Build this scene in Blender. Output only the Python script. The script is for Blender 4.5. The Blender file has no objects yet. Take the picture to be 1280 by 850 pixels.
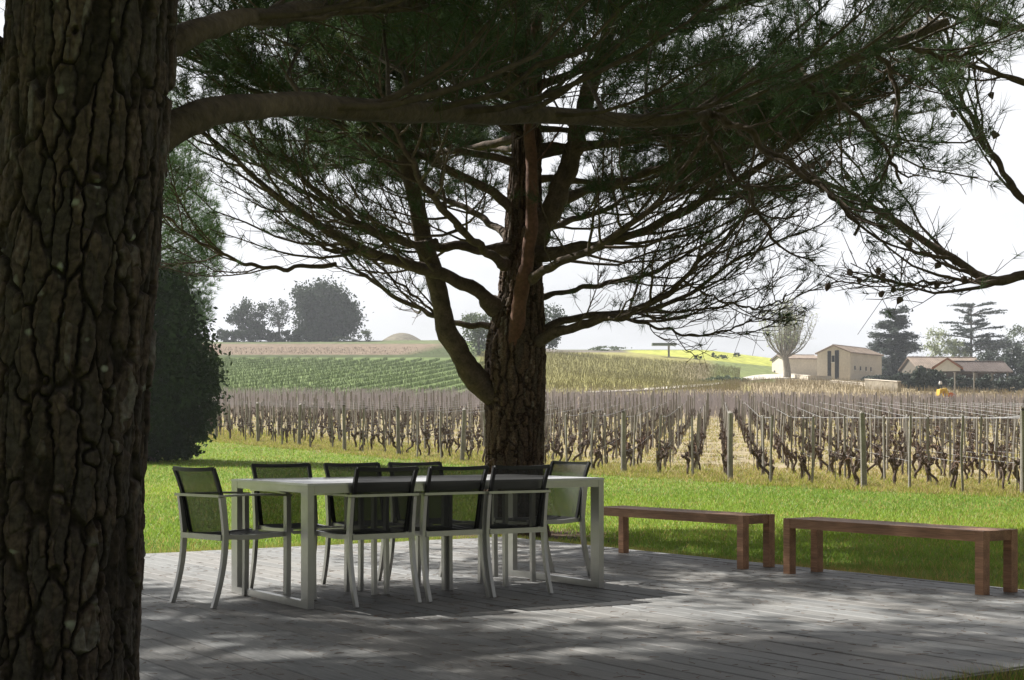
import bpy, math, random
import numpy as np
from mathutils import Vector
R = math.radians
rng = np.random.default_rng(7)
random.seed(7)
C = bpy.context.scene.collection
SC = bpy.context.scene

# ------------------------------------------------------------------ camera, world, sun, exposure
F, H, U0, VH = 1820.0, 1.05, 640.0, 545.0
cam = bpy.data.cameras.new('camera')
cam.sensor_width = 36; cam.lens = F/1280*36; cam.shift_y = (545-425)/1280
cam.clip_start = 0.05; cam.clip_end = 5000
camo = bpy.data.objects.new('camera', cam); C.objects.link(camo)
camo.location = (0, 0, H); camo.rotation_euler = (R(90), 0, 0)
SC.camera = camo

SUN_DIR = Vector((-0.80, 0.60, 0)).normalized(); SUN_EL = R(47)
to_sun = Vector((SUN_DIR.x*math.cos(SUN_EL), SUN_DIR.y*math.cos(SUN_EL), math.sin(SUN_EL)))
w = bpy.data.worlds.new('World'); SC.world = w; w.use_nodes = True
nt = w.node_tree; nt.nodes.clear()
sky = nt.nodes.new('ShaderNodeTexSky'); sky.sky_type = 'NISHITA'; sky.sun_disc = False
sky.sun_elevation = SUN_EL; sky.sun_rotation = math.atan2(SUN_DIR.x, SUN_DIR.y)
sky.dust_density = 3.0; sky.air_density = 1.0; sky.ozone_density = 1.0
hs = nt.nodes.new('ShaderNodeHueSaturation'); hs.inputs['Saturation'].default_value = 0.30
tc = nt.nodes.new('ShaderNodeTexCoord')
mp = nt.nodes.new('ShaderNodeMapping'); mp.inputs['Scale'].default_value = (1.0, 1.0, 3.2)
cn = nt.nodes.new('ShaderNodeTexNoise'); cn.inputs['Scale'].default_value = 2.3; cn.inputs['Detail'].default_value = 7
cr = nt.nodes.new('ShaderNodeMapRange'); cr.inputs[1].default_value = .22; cr.inputs[2].default_value = .52
mx = nt.nodes.new('ShaderNodeMix'); mx.data_type = 'RGBA'
mx.inputs[7].default_value = (7.3, 7.4, 7.7, 1)
bg = nt.nodes.new('ShaderNodeBackground'); bg.inputs[1].default_value = 0.068
wo = nt.nodes.new('ShaderNodeOutputWorld')
L = nt.links.new
L(sky.outputs[0], hs.inputs['Color']); L(tc.outputs['Generated'], mp.inputs[0]); L(mp.outputs[0], cn.inputs[0])
L(cn.outputs[0], cr.inputs[0]); L(cr.outputs[0], mx.inputs[0]); L(hs.outputs[0], mx.inputs[6])
# thin bright haze in front (towards the sun), clearer and darker sky overhead and behind
sxyz = nt.nodes.new('ShaderNodeSeparateXYZ'); L(tc.outputs['Generated'], sxyz.inputs[0])
gy = nt.nodes.new('ShaderNodeMapRange'); gy.interpolation_type = 'SMOOTHSTEP'
gy.inputs[1].default_value = -.35; gy.inputs[2].default_value = .75; gy.inputs[3].default_value = .30; gy.inputs[4].default_value = 1.0
L(sxyz.outputs[1], gy.inputs[0])
gv = nt.nodes.new('ShaderNodeVectorMath'); gv.operation = 'SCALE'; L(mx.outputs[2], gv.inputs[0]); L(gy.outputs[0], gv.inputs['Scale'])
L(gv.outputs[0], bg.inputs[0]); L(bg.outputs[0], wo.inputs[0])

sl = bpy.data.lights.new('sun', 'SUN'); sl.energy = 5.0; sl.angle = R(0.7); sl.color = (1.0, .97, .915)
so = bpy.data.objects.new('sun', sl); C.objects.link(so)
so.rotation_euler = to_sun.to_track_quat('Z', 'Y').to_euler()
SC.view_settings.view_transform = 'Standard'; SC.view_settings.look = 'None'
SC.view_settings.exposure = 1.05; SC.view_settings.gamma = 1.0
SC.cycles.max_bounces = 6; SC.cycles.transparent_max_bounces = 12
SC.cycles.diffuse_bounces = 3; SC.cycles.glossy_bounces = 2; SC.cycles.volume_bounces = 0
SC.cycles.use_denoising = True; SC.cycles.use_adaptive_sampling = True

# ------------------------------------------------------------------ helpers
def tag(o, label=None, cat=None, group=None, kind=None):
    if label: o['label'] = label
    if cat: o['category'] = cat
    if group: o['group'] = group
    if kind: o['kind'] = kind
    return o
def empty(name, loc=(0,0,0), rz=0.0):
    o = bpy.data.objects.new(name, None); C.objects.link(o)
    o.location = loc; o.rotation_euler = (0,0,rz); o.empty_display_size = .2
    return o
def link(name, me, parent=None, loc=None):
    o = bpy.data.objects.new(name, me); C.objects.link(o)
    if parent is not None: o.parent = parent
    if loc is not None: o.location = loc
    return o
def dup(root, loc=None, rz=None, parent=None):
    c = root.copy(); C.objects.link(c)
    if parent is not None: c.parent = parent
    for ch in list(root.children): dup(ch, parent=c)
    if loc is not None: c.location = loc
    if rz is not None: c.rotation_euler = (0,0,rz)
    return c

class Soup:
    """collects polygons (same-sized groups) in numpy, then links ONE mesh object"""
    def __init__(s): s.v=[]; s.f={3:[],4:[]}; s.c={3:[],4:[]}; s.n=0
    def add(s, v, f, col=None):
        v=np.asarray(v,dtype=np.float32).reshape(-1,3); f=np.asarray(f,dtype=np.int64)
        k=f.shape[1]; s.v.append(v); s.f[k].append(f+s.n); s.n+=len(v)
        if col is None: col=np.ones((len(f),3),np.float32)
        else:
            col=np.asarray(col,dtype=np.float32)
            if col.ndim==1: col=np.tile(col,(len(f),1))
        s.c[k].append(col)
    def mesh(s, name, mat, smooth=False):
        me=bpy.data.meshes.new(name)
        if s.n==0: return me
        v=np.concatenate(s.v); t=np.concatenate(s.f[3]) if s.f[3] else np.zeros((0,3),int)
        q=np.concatenate(s.f[4]) if s.f[4] else np.zeros((0,4),int)
        c=np.concatenate(s.c[3]+s.c[4])
        loops=np.concatenate([t.ravel(),q.ravel()]).astype(np.int32)
        me.vertices.add(len(v)); me.vertices.foreach_set('co',v.ravel())
        me.loops.add(len(loops)); me.loops.foreach_set('vertex_index',loops)
        me.polygons.add(len(t)+len(q))
        st=np.concatenate([np.arange(len(t))*3,len(t)*3+np.arange(len(q))*4]).astype(np.int32)
        me.polygons.foreach_set('loop_start',st)
        at=me.attributes.new('tint','FLOAT_VECTOR','FACE'); at.data.foreach_set('vector',c.astype(np.float32).ravel())
        me.polygons.foreach_set('use_smooth',np.full(len(t)+len(q),bool(smooth)))
        me.materials.append(mat); me.update(); me.validate()
        return me
    def build(s, name, mat, parent=None, smooth=False, loc=None):
        return link(name, s.mesh(name,mat,smooth), parent, loc)
    # boxes -------------------------------------------------------
    def box(s, lo, hi, col=None):
        x0,y0,z0=lo; x1,y1,z1=hi
        v=[(x0,y0,z0),(x1,y0,z0),(x1,y1,z0),(x0,y1,z0),(x0,y0,z1),(x1,y0,z1),(x1,y1,z1),(x0,y1,z1)]
        s.add(v,[(0,3,2,1),(4,5,6,7),(0,1,5,4),(1,2,6,5),(2,3,7,6),(3,0,4,7)],col)
    def quad(s, a,b,c,d,col=None): s.add([a,b,c,d],[(0,1,2,3)],col)
    def tri(s,a,b,c,col=None): s.add([a,b,c],[(0,1,2)],col)
    def bar(s, pts, w, h, side=(1,0,0), col=None):
        """rectangular section swept along pts; w along side, h across"""
        pts=np.asarray(pts,float); n=len(pts); side=np.asarray(side,float)
        T=np.gradient(pts,axis=0); T/=np.linalg.norm(T,axis=1)[:,None]
        S=side-(T@side)[:,None]*T; S/=np.linalg.norm(S,axis=1)[:,None]; N=np.cross(T,S)
        w=np.broadcast_to(w,(n,))[:,None]; h=np.broadcast_to(h,(n,))[:,None]
        ring=np.stack([pts-S*w/2-N*h/2,pts+S*w/2-N*h/2,pts+S*w/2+N*h/2,pts-S*w/2+N*h/2],1)
        f=[]
        for i in range(n-1):
            for j in range(4): f.append((i*4+j,i*4+(j+1)%4,(i+1)*4+(j+1)%4,(i+1)*4+j))
        f.append((3,2,1,0)); e=(n-1)*4; f.append((e,e+1,e+2,e+3))
        s.add(ring.reshape(-1,3),f,col)
    def tube(s, pts, rad, sides=6, col=None, rough=0.0, cap=True):
        pts=np.asarray(pts,float); n=len(pts); rad=np.broadcast_to(rad,(n,))
        T=np.gradient(pts,axis=0); T/=np.linalg.norm(T,axis=1)[:,None]+1e-9
        ref=np.array([0.31,0.17,0.93]) if abs(T[:,2]).mean()<.8 else np.array([1.,.13,0])
        S=np.cross(T,ref); S/=np.linalg.norm(S,axis=1)[:,None]+1e-9; N=np.cross(T,S)
        a=np.arange(sides)/sides*2*math.pi
        rr=rad[:,None]*(1+rough*(rng.random((n,sides))-.5)*2) if rough else np.repeat(rad[:,None],sides,1)
        ring=pts[:,None,:]+(S[:,None,:]*np.cos(a)[None,:,None]+N[:,None,:]*np.sin(a)[None,:,None])*rr[:,:,None]
        i=np.arange(n-1)[:,None]*sides; j=np.arange(sides)[None,:]; k=(j+1)%sides
        f=np.stack([i+j,i+k,i+sides+k,i+sides+j],-1).reshape(-1,4)
        s.add(ring.reshape(-1,3),f,col)
    def cones(s, A, B, r0, r1, col=None):
        """many 3-sided tapered sticks A->B"""
        A=np.asarray(A,float); B=np.asarray(B,float); m=len(A)
        if m==0: return
        T=B-A; T/=np.linalg.norm(T,axis=1)[:,None]+1e-9
        ref=np.where(np.abs(T[:,2:3])>.9,[[1.,0,0]],[[0,0,1.]])
        S=np.cross(T,ref); S/=np.linalg.norm(S,axis=1)[:,None]+1e-9; N=np.cross(T,S)
        r0=np.broadcast_to(r0,(m,)); r1=np.broadcast_to(r1,(m,))
        V=np.empty((m,6,3))
        for j in range(3):
            a=j*2.0944; d=S*math.cos(a)+N*math.sin(a)
            V[:,j]=A+d*r0[:,None]; V[:,3+j]=B+d*r1[:,None]
        b=np.arange(m)[:,None]*6
        f=np.concatenate([b+np.array([[j,(j+1)%3,3+(j+1)%3,3+j]]) for j in range(3)])
        c=None
        if col is not None and np.asarray(col).ndim==2: c=np.tile(col,(3,1))
        elif col is not None: c=col
        s.add(V.reshape(-1,3),f,c)
    def needles(s, P, D, n, length, width, spread=.9, col=None, jit=.3):
        """tufts: n thin triangles from each P fanned about direction D"""
        P=np.asarray(P,float); D=np.asarray(D,float); m=len(P)
        if m==0: return
        d=rng.normal(size=(m,n,3)); d/=np.linalg.norm(d,axis=2)[:,:,None]
        q=D[:,None,:]+d*spread; q/=np.linalg.norm(q,axis=2)[:,:,None]
        ln=np.broadcast_to(np.asarray(length,float).reshape(-1,1) if np.ndim(length) else length,(m,n))*(1-jit+jit*2*rng.random((m,n)))*.9
        base=P[:,None,:]-D[:,None,:]*(rng.random((m,n,1))*.05)
        tip=base+q*ln[:,:,None]
        side=np.cross(q,rng.normal(size=(m,n,3))); side/=np.linalg.norm(side,axis=2)[:,:,None]+1e-9
        V=np.stack([base-side*width/2,base+side*width/2,tip],2).reshape(-1,3)
        f=np.arange(m*n*3).reshape(-1,3)
        c=None
        if col is not None:
            col=np.asarray(col); c=np.repeat(col,n,axis=0) if col.ndim==2 else col
        s.add(V,f,c)
    def leaves(s, P, size, col=None, flat=0.0):
        """one random rhombus leaf per point"""
        P=np.asarray(P,float); m=len(P)
        if m==0: return
        a=rng.normal(size=(m,3)); a[:,2]*=(1-flat); a/=np.linalg.norm(a,axis=1)[:,None]
        b=np.cross(a,rng.normal(size=(m,3))*np.array([1,1,1.0])); b/=np.linalg.norm(b,axis=1)[:,None]+1e-9
        if flat: b[:,2]*=(1-flat)
        z=(np.broadcast_to(size,(m,))*(.6+.8*rng.random(m)))[:,None]
        V=np.stack([P-a*z*.5,P+b*z*.28,P+a*z*.5,P-b*z*.28],1).reshape(-1,3)
        s.add(V,np.arange(m*4).reshape(-1,4),col)

def smoothline(pts, n=16, wob=0.0):
    p=np.asarray(pts,float); k=len(p)
    P=np.vstack([2*p[0]-p[1],p,2*p[-1]-p[-2]]); out=[]
    for t in np.linspace(0,k-1-1e-6,n):
        i=int(t); f=t-i; a,b,c,d=P[i],P[i+1],P[i+2],P[i+3]
        out.append(.5*((2*b)+(-a+c)*f+(2*a-5*b+4*c-d)*f*f+(-a+3*b-3*c+d)*f**3))
    out=np.array(out)
    if wob: out[1:]+=rng.normal(size=(n-1,out.shape[1]))[:, :]*([wob]*3+[0]*(out.shape[1]-3))
    return out

def hash3(ix,iy,iz):
    h=(ix*374761393+iy*668265263+iz*2147483647*3)&0xffffffff
    h=((h^(h>>13))*1274126177)&0xffffffff
    h=((h^(h>>16))*2246822519)&0xffffffff
    return ((h^(h>>15))&0xffffff)/float(0xffffff)
def vnoise(x,y,z):
    ix=np.floor(x).astype(np.int64); iy=np.floor(y).astype(np.int64); iz=np.floor(z).astype(np.int64)
    fx=x-ix; fy=y-iy; fz=z-iz
    fx=fx*fx*(3-2*fx); fy=fy*fy*(3-2*fy); fz=fz*fz*(3-2*fz); r=0
    for a in (0,1):
        for b in (0,1):
            for c in (0,1):
                r=r+hash3(ix+a,iy+b,iz+c)*(fx if a else 1-fx)*(fy if b else 1-fy)*(fz if c else 1-fz)
    return r

# materials ---------------------------------------------------------
def mat(name, col, rough=.8, tint=False, noise=None, metal=0.0, spec=.3, bump=0.0, bscale=40, trans=0.0, coords='Object', stretch=None):
    """noise = (scale, amount) or list; tint multiplies by the mesh's own per-face colour variation"""
    m=bpy.data.materials.new(name); m.use_nodes=True; t=m.node_tree; N=t.nodes; K=t.links.new
    b=N['Principled BSDF']; b.inputs['Roughness'].default_value=rough; b.inputs['Metallic'].default_value=metal
    b.inputs['Specular IOR Level'].default_value=spec
    rgb=N.new('ShaderNodeRGB'); rgb.outputs[0].default_value=(*col,1); cur=rgb.outputs[0]
    tc=N.new('ShaderNodeTexCoord'); co=tc.outputs[coords]
    if stretch:
        mp=N.new('ShaderNodeMapping'); mp.inputs['Scale'].default_value=stretch; K(co,mp.inputs[0]); co=mp.outputs[0]
    if tint:
        at=N.new('ShaderNodeAttribute'); at.attribute_name='tint'
        mm=N.new('ShaderNodeMix'); mm.data_type='RGBA'; mm.blend_type='MULTIPLY'; mm.inputs[0].default_value=1
        K(cur,mm.inputs[6]); K(at.outputs['Vector'],mm.inputs[7]); cur=mm.outputs[2]
    for (sc_,am) in (noise or []):
        nz=N.new('ShaderNodeTexNoise'); nz.inputs['Scale'].default_value=sc_; nz.inputs['Detail'].default_value=5; K(co,nz.inputs[0])
        mr=N.new('ShaderNodeMapRange'); mr.inputs[1].default_value=.25; mr.inputs[2].default_value=.75
        mr.inputs[3].default_value=1-am; mr.inputs[4].default_value=1+am; K(nz.outputs[0],mr.inputs[0])
        vm=N.new('ShaderNodeVectorMath'); vm.operation='SCALE'; K(cur,vm.inputs[0]); K(mr.outputs[0],vm.inputs['Scale']); cur=vm.outputs[0]
    K(cur,b.inputs['Base Color'])
    if bump:
        nz=N.new('ShaderNodeTexNoise'); nz.inputs['Scale'].default_value=bscale; nz.inputs['Detail'].default_value=6; K(co,nz.inputs[0])
        bp=N.new('ShaderNodeBump'); bp.inputs['Strength'].default_value=bump; bp.inputs['Distance'].default_value=.01
        K(nz.outputs[0],bp.inputs['Height']); K(bp.outputs[0],b.inputs['Normal'])
    if trans:
        tr=N.new('ShaderNodeBsdfTranslucent'); K(cur,tr.inputs[0]); ms=N.new('ShaderNodeMixShader'); ms.inputs[0].default_value=trans
        K(b.outputs[0],ms.inputs[1]); K(tr.outputs[0],ms.inputs[2]); K(ms.outputs[0],N['Material Output'].inputs[0])
    return m

M={}
M['needles']=mat('pine_needles',(.055,.090,.036),.55,tint=True,spec=.2,trans=.40)
M['twig']=mat('pine_twig',(.085,.062,.045),.9,tint=True,noise=[(6,.3)])
M['limb']=mat('pine_limb_bark',(.088,.064,.047),.92,tint=True,noise=[(9,.45),(45,.35)],bump=.9,bscale=34,stretch=(1,1,1))
M['redbark']=mat('orange_pine_bark',(.135,.068,.045),.85,noise=[(6,.35),(30,.3)],bump=.8,bscale=28)
M['leaf_dark']=mat('dark_leaves',(.032,.056,.018),.6,tint=True,trans=.2,spec=.12)
M['leaf_skyline']=mat('oak_leaves',(.038,.060,.026),.7,tint=True,trans=.2,spec=.12)
M['leaf_mid']=mat('mid_leaves',(.085,.115,.045),.6,tint=True,trans=.35)
M['leaf_pale']=mat('pale_spring_leaves',(.34,.37,.22),.6,tint=True,trans=.55)
M['bark_pale']=mat('pale_lime_bark',(.24,.215,.18),.95,noise=[(2,.25)])
M['bark_plain']=mat('grey_bark',(.11,.095,.08),.95,noise=[(4,.3)])
M['grass']=mat('grass_blades',(.225,.300,.040),.55,tint=True,trans=.45,spec=.3)
M['vine']=mat('vine_wood',(.105,.076,.060),.95,tint=True,noise=[(30,.4)],bump=.8,bscale=60)
M['post']=mat('weathered_post_wood',(.26,.24,.21),.9,tint=True,noise=[(3,.3),(40,.25)],bump=.5,bscale=50)
M['wire']=mat('galvanised_wire',(.40,.40,.40),.5,metal=.6)
M['alu']=mat('brushed_aluminium',(.43,.425,.40),.30,metal=.65,noise=[(14,.07)],spec=.5)
M['tabletop']=mat('satin_aluminium_top',(.50,.50,.50),.30,metal=.35,noise=[(5,.06),(60,.03)],spec=.6)
M['black']=mat('black_powder_coat',(.012,.012,.013),.45,spec=.4)
M['bench']=mat('oiled_iroko',(.34,.185,.105),.55,noise=[(2.5,.35),(24,.30)],bump=.25,bscale=60,tint=True,stretch=(.35,5,5))
M['stone']=mat('pale_limestone',(.60,.54,.45),.9,noise=[(.25,.12),(2.5,.12)],bump=.3,bscale=3)
M['wallstone']=mat('mossy_wall_stone',(.27,.235,.18),.95,noise=[(.8,.3),(4,.25)],bump=.4,bscale=3)
M['rtile']=mat('terracotta_tiles',(.25,.195,.155),.9,noise=[(.5,.25),(4,.25)])
M['dtile']=mat('dark_old_tiles',(.12,.095,.085),.9,noise=[(.5,.25),(4,.25)])
M['dark']=mat('dark_opening',(.02,.02,.02),.5)
M['white']=mat('white_paint',(.72,.70,.66),.7,noise=[(2,.08)])

# sling mesh fabric: woven, part of the light passes straight through it
m=bpy.data.materials.new('black_sling_mesh'); m.use_nodes=True; t=m.node_tree
b=t.nodes['Principled BSDF']; b.inputs['Base Color'].default_value=(.016,.017,.017,1); b.inputs['Roughness'].default_value=.6
tr=t.nodes.new('ShaderNodeBsdfTransparent'); ms=t.nodes.new('ShaderNodeMixShader'); ms.inputs[0].default_value=.15
t.links.new(b.outputs[0],ms.inputs[1]); t.links.new(tr.outputs[0],ms.inputs[2]); t.links.new(ms.outputs[0],t.nodes['Material Output'].inputs[0])
M['sling']=m

def bark_mat(name, base, deep, lich=.0, gray=(.17,.155,.14)):
    m=bpy.data.materials.new(name); m.use_nodes=True; t=m.node_tree; N=t.nodes; K=t.links.new; b=N['Principled BSDF']
    b.inputs['Roughness'].default_value=.93; b.inputs['Specular IOR Level'].default_value=.2
    at=N.new('ShaderNodeAttribute'); at.attribute_name='bark'       # x: plate(1)/fissure(0)  y: plate id  z: lichen
    sp=N.new('ShaderNodeSeparateXYZ'); K(at.outputs['Vector'],sp.inputs[0])
    r1=N.new('ShaderNodeValToRGB'); K(sp.outputs[1],r1.inputs[0]); e=r1.color_ramp.elements
    e[0].position=0; e[0].color=(*base,1); e[1].position=1; e[1].color=(*gray,1)
    x=e.new(.35); x.color=(base[0]*.75,base[1]*.72,base[2]*.7,1); x=e.new(.7); x.color=(base[0]*1.25,base[1]*1.05,base[2]*.95,1)
    m1=N.new('ShaderNodeMix'); m1.data_type='RGBA'; K(sp.outputs[0],m1.inputs[0]); m1.inputs[6].default_value=(*deep,1); K(r1.outputs[0],m1.inputs[7])
    tc=N.new('ShaderNodeTexCoord'); nz=N.new('ShaderNodeTexNoise'); nz.inputs['Scale'].default_value=55; nz.inputs['Detail'].default_value=8; K(tc.outputs['Object'],nz.inputs[0])
    mr=N.new('ShaderNodeMapRange'); mr.inputs[1].default_value=.3; mr.inputs[2].default_value=.7; mr.inputs[3].default_value=.55; mr.inputs[4].default_value=1.45; K(nz.outputs[0],mr.inputs[0])
    vm=N.new('ShaderNodeVectorMath'); vm.operation='SCALE'; K(m1.outputs[2],vm.inputs[0]); K(mr.outputs[0],vm.inputs['Scale'])
    m2=N.new('ShaderNodeMix'); m2.data_type='RGBA'; K(sp.outputs[2],m2.inputs[0]); K(vm.outputs[0],m2.inputs[6]); m2.inputs[7].default_value=(.25,.265,.23,1)
    K(m2.outputs[2],b.inputs['Base Color'])
    n2=N.new('ShaderNodeTexNoise'); n2.inputs['Scale'].default_value=130; n2.inputs['Detail'].default_value=6; K(tc.outputs['Object'],n2.inputs[0])
    bp=N.new('ShaderNodeBump'); bp.inputs['Strength'].default_value=.7; bp.inputs['Distance'].default_value=.004
    K(n2.outputs[0],bp.inputs['Height']); K(bp.outputs[0],b.inputs['Normal'])
    return m
M['bark_near']=bark_mat('plated_pine_bark',(.066,.057,.052),(.014,.011,.009),gray=(.150,.143,.137))
M['bark_mid']=bark_mat('furrowed_pine_bark',(.095,.072,.056),(.030,.019,.013),gray=(.19,.165,.14))

def bark_trunk(name, zs, path, nsides, cu, cv, depth, material, parent, lichen=.0, knots=()):
    """trunk with modelled bark plates. path: rows (z, x, y, r)"""
    path=np.asarray(path,float); zs=np.asarray(zs)
    cx=np.interp(zs,path[:,0],path[:,1]); cy=np.interp(zs,path[:,0],path[:,2]); rr=np.interp(zs,path[:,0],path[:,3])
    R0=float(path[:,3].mean()); nu=max(6,int(round(2*math.pi*R0/cu)))
    th=np.linspace(0,2*math.pi,nsides,endpoint=False)
    T,Z=np.meshgrid(th,zs)
    X3=np.cos(T)*R0; Y3=np.sin(T)*R0
    def vor(cu,cv,wa,wb,sd):
        nu=max(6,int(round(2*math.pi*R0/cu)))
        wx=(vnoise(X3*9+sd,Y3*9,Z*3+5)-.5)*wa*.9+(vnoise(X3*40,Y3*40+sd,Z*18)-.5)*wa*.32+(vnoise(X3*120,Y3*120+sd,Z*80)-.5)*wa*.16
        wz=(vnoise(X3*8+9+sd,Y3*8,Z*5)-.5)*wb+(vnoise(X3*40+3,Y3*40+sd,Z*30)-.5)*wb*.6
        u=T/(2*math.pi)*nu+wx; v=Z/cv+wz
        iu=np.floor(u).astype(np.int64); iv=np.floor(v).astype(np.int64)
        f1=np.full(u.shape,9.); f2=np.full(u.shape,9.); idv=np.zeros(u.shape); tx=np.zeros(u.shape)
        for a in (-1,0,1):
            for c in (-2,-1,0,1,2):
                ju=iu+a; jv=iv+c; wu=ju%nu
                px=ju+.1+.8*hash3(wu,jv,wu*0+3+sd); py=jv+.5+1.3*(hash3(wu,jv,wu*0+8+sd)-.5)
                d=np.sqrt((u-px)**2+(v-py)**2); hid=hash3(wu,jv,wu*0+21+sd)
                n=d<f1; f2=np.where(n,f1,np.minimum(f2,d)); idv=np.where(n,hid,idv); tx=np.where(n,(u-px)*(hid-.5)*1.4+(v-py)*(hash3(wu,jv,wu*0+33)-.5),tx); f1=np.where(n,d,f1)
        return f2-f1,idv,tx
    eA,idv,tx=vor(cu*1.05,cv*2.1,1.05,.8,0); eB,idb,tb=vor(cu*.5,cv*.8,1.1,.9,17)
    sm=lambda x:x*x*(3-2*x)
    fine=vnoise(X3*60,Y3*60,Z*28)*.5+vnoise(X3*150,Y3*150,Z*75)*.5
    wide=.10+.22*vnoise(X3*14+70,Y3*14,Z*5)
    plate=sm(np.clip(eA/wide,0,1)); inner=sm(np.clip(eB/.20,0,1))
    sv_=(vnoise(X3*34+7,Y3*34,Z*15)*.65+vnoise(X3*90+7,Y3*90,Z*48)*.35)*9+idb*3; fr_=sv_-np.floor(sv_); steps=(np.floor(sv_)+np.clip((fr_-.82)/.18,0,1))/9*.62
    hgt=plate*(.50+.35*idv+tx*.45)+plate*inner*(.10+.22*idb+tb*.55)+plate*steps*.75+(fine-.5)*.30-.85
    for (kz,kt,kr) in knots:
        dk=np.sqrt(((T-kt)*R0)**2+((Z-kz)*.8)**2)/kr
        hgt+=np.where(dk<1.6,(np.exp(-((dk-.8)/.28)**2)*.9-np.exp(-(dk/.45)**2)*1.3),0)
    big=(vnoise(X3*2.5,Y3*2.5,Z*1.3)-.5)*.05
    rad=rr[:,None]*(1+big)+depth*hgt
    V=np.stack([cx[:,None]+np.cos(T)*rad,cy[:,None]+np.sin(T)*rad,Z],-1).reshape(-1,3)
    n=len(zs); i=np.arange(n-1)[:,None]*nsides; j=np.arange(nsides)[None,:]; k=(j+1)%nsides
    f=np.stack([i+j,i+k,i+nsides+k,i+nsides+j],-1).reshape(-1,4)
    s=Soup(); s.add(V,f); me=s.mesh(name,material,True)
    lc=vnoise(X3*30+40,Y3*30,Z*24); lf=vnoise(X3*50+40,Y3*50,Z*44); lic=np.clip((lc*.62+lf*.60-.96+lichen+.10*(vnoise(X3*5,Y3*5,Z*3+2)-.5))*8,0,1)*(plate>.4)
    idc=np.clip(idv*.35+idb*.45+fine*.45-.12,0,1); plate=plate*(.80+.20*inner)
    at=me.attributes.new('bark','FLOAT_VECTOR','POINT')
    at.data.foreach_set('vector',np.stack([np.clip(plate*.8+fine*.3,0,1),idc,lic],-1).astype(np.float32).ravel())
    return link(name,me,parent)

# ------------------------------------------------------------------ terrain
AX=np.array([math.cos(R(34.3)),math.sin(R(34.3))]); BX=np.array([-AX[1],AX[0]])
GZ=-0.075
UC=np.array([-700,270,570,700,880,1000,1150,1280,2000],float)
YC=np.array([30,43,58,97,130,195,250,325,380,540,1200,2500],float)
VT={195:[470,470,472,478,487,485,492,496,500],250:[452,452,455,460,478,477,483,490,494],
    325:[434,434,433,441,457,471,478,485,490],380:[427,427,425,437,437,452,470,480,487]}
ZT=[]
for y in YC:
    if y<=30: ZT.append([GZ]*9)
    elif y==43: ZT.append([.22,.2,.18,.16,.12,.1,.08,.08,.08])
    elif y==58: ZT.append([.72]*9)
    elif y==97: ZT.append([2.35,2.35,2.35,2.3,2.25,2.2,2.15,2.1,2.1])
    elif y==130: ZT.append([3.9,3.9,3.9,3.8,3.7,3.5,3.4,3.3,3.3])
    elif y in VT: ZT.append([H+(545-v)/F*y for v in VT[int(y)]])
    elif y==540: ZT.append([26,26,27,24,23,21,17,14,14])
    else: ZT.append([24,24,24,22,20,18,15,13,13])
ZT=np.array(ZT)
def ground_z(x,y):
    x=np.asarray(x,float); y=np.asarray(y,float)
    u=U0+x/np.maximum(y,20)*F; u=np.clip(u,UC[0],UC[-1]); yy=np.clip(y,YC[0],YC[-1])
    i=np.clip(np.searchsorted(UC,u)-1,0,len(UC)-2); j=np.clip(np.searchsorted(YC,yy)-1,0,len(YC)-2)
    a=(u-UC[i])/(UC[i+1]-UC[i]); c=(yy-YC[j])/(YC[j+1]-YC[j])
    z=ZT[j,i]*(1-a)*(1-c)+ZT[j,i+1]*a*(1-c)+ZT[j+1,i]*(1-a)*c+ZT[j+1,i+1]*a*c
    z=z+10.2*np.exp(-((x+38)/12)**2-((y-505)/30)**2)
    return np.where(y<=30,GZ,z)
def at(u,v,Y): return np.array([(u-U0)/F*Y, Y, H-(v-VH)/F*Y])
def hit(u,v,y0=12,y1=560):
    ys=np.linspace(y0,y1,4000); xs=(u-U0)/F*ys; zr=H-(v-VH)/F*ys; g=ground_z(xs,ys)
    k=np.where(zr<=g)[0]
    k=k[0] if len(k) else len(ys)-1
    return np.array([xs[k],ys[k],float(g[k])])
P0=np.array([4.9,33.6]); BN=np.array([.845,.535])
def vin_d(x,y): return (x-P0[0])*BN[0]+(y-P0[1])*BN[1]
def deck_in(x,y,m=0.0):
    a=x*AX[0]+y*AX[1]; b=x*BX[0]+y*BX[1]
    return (a<8.50+m)&(a>-4-m)&(b>4.17-m)&(b<12.60+m)

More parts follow.
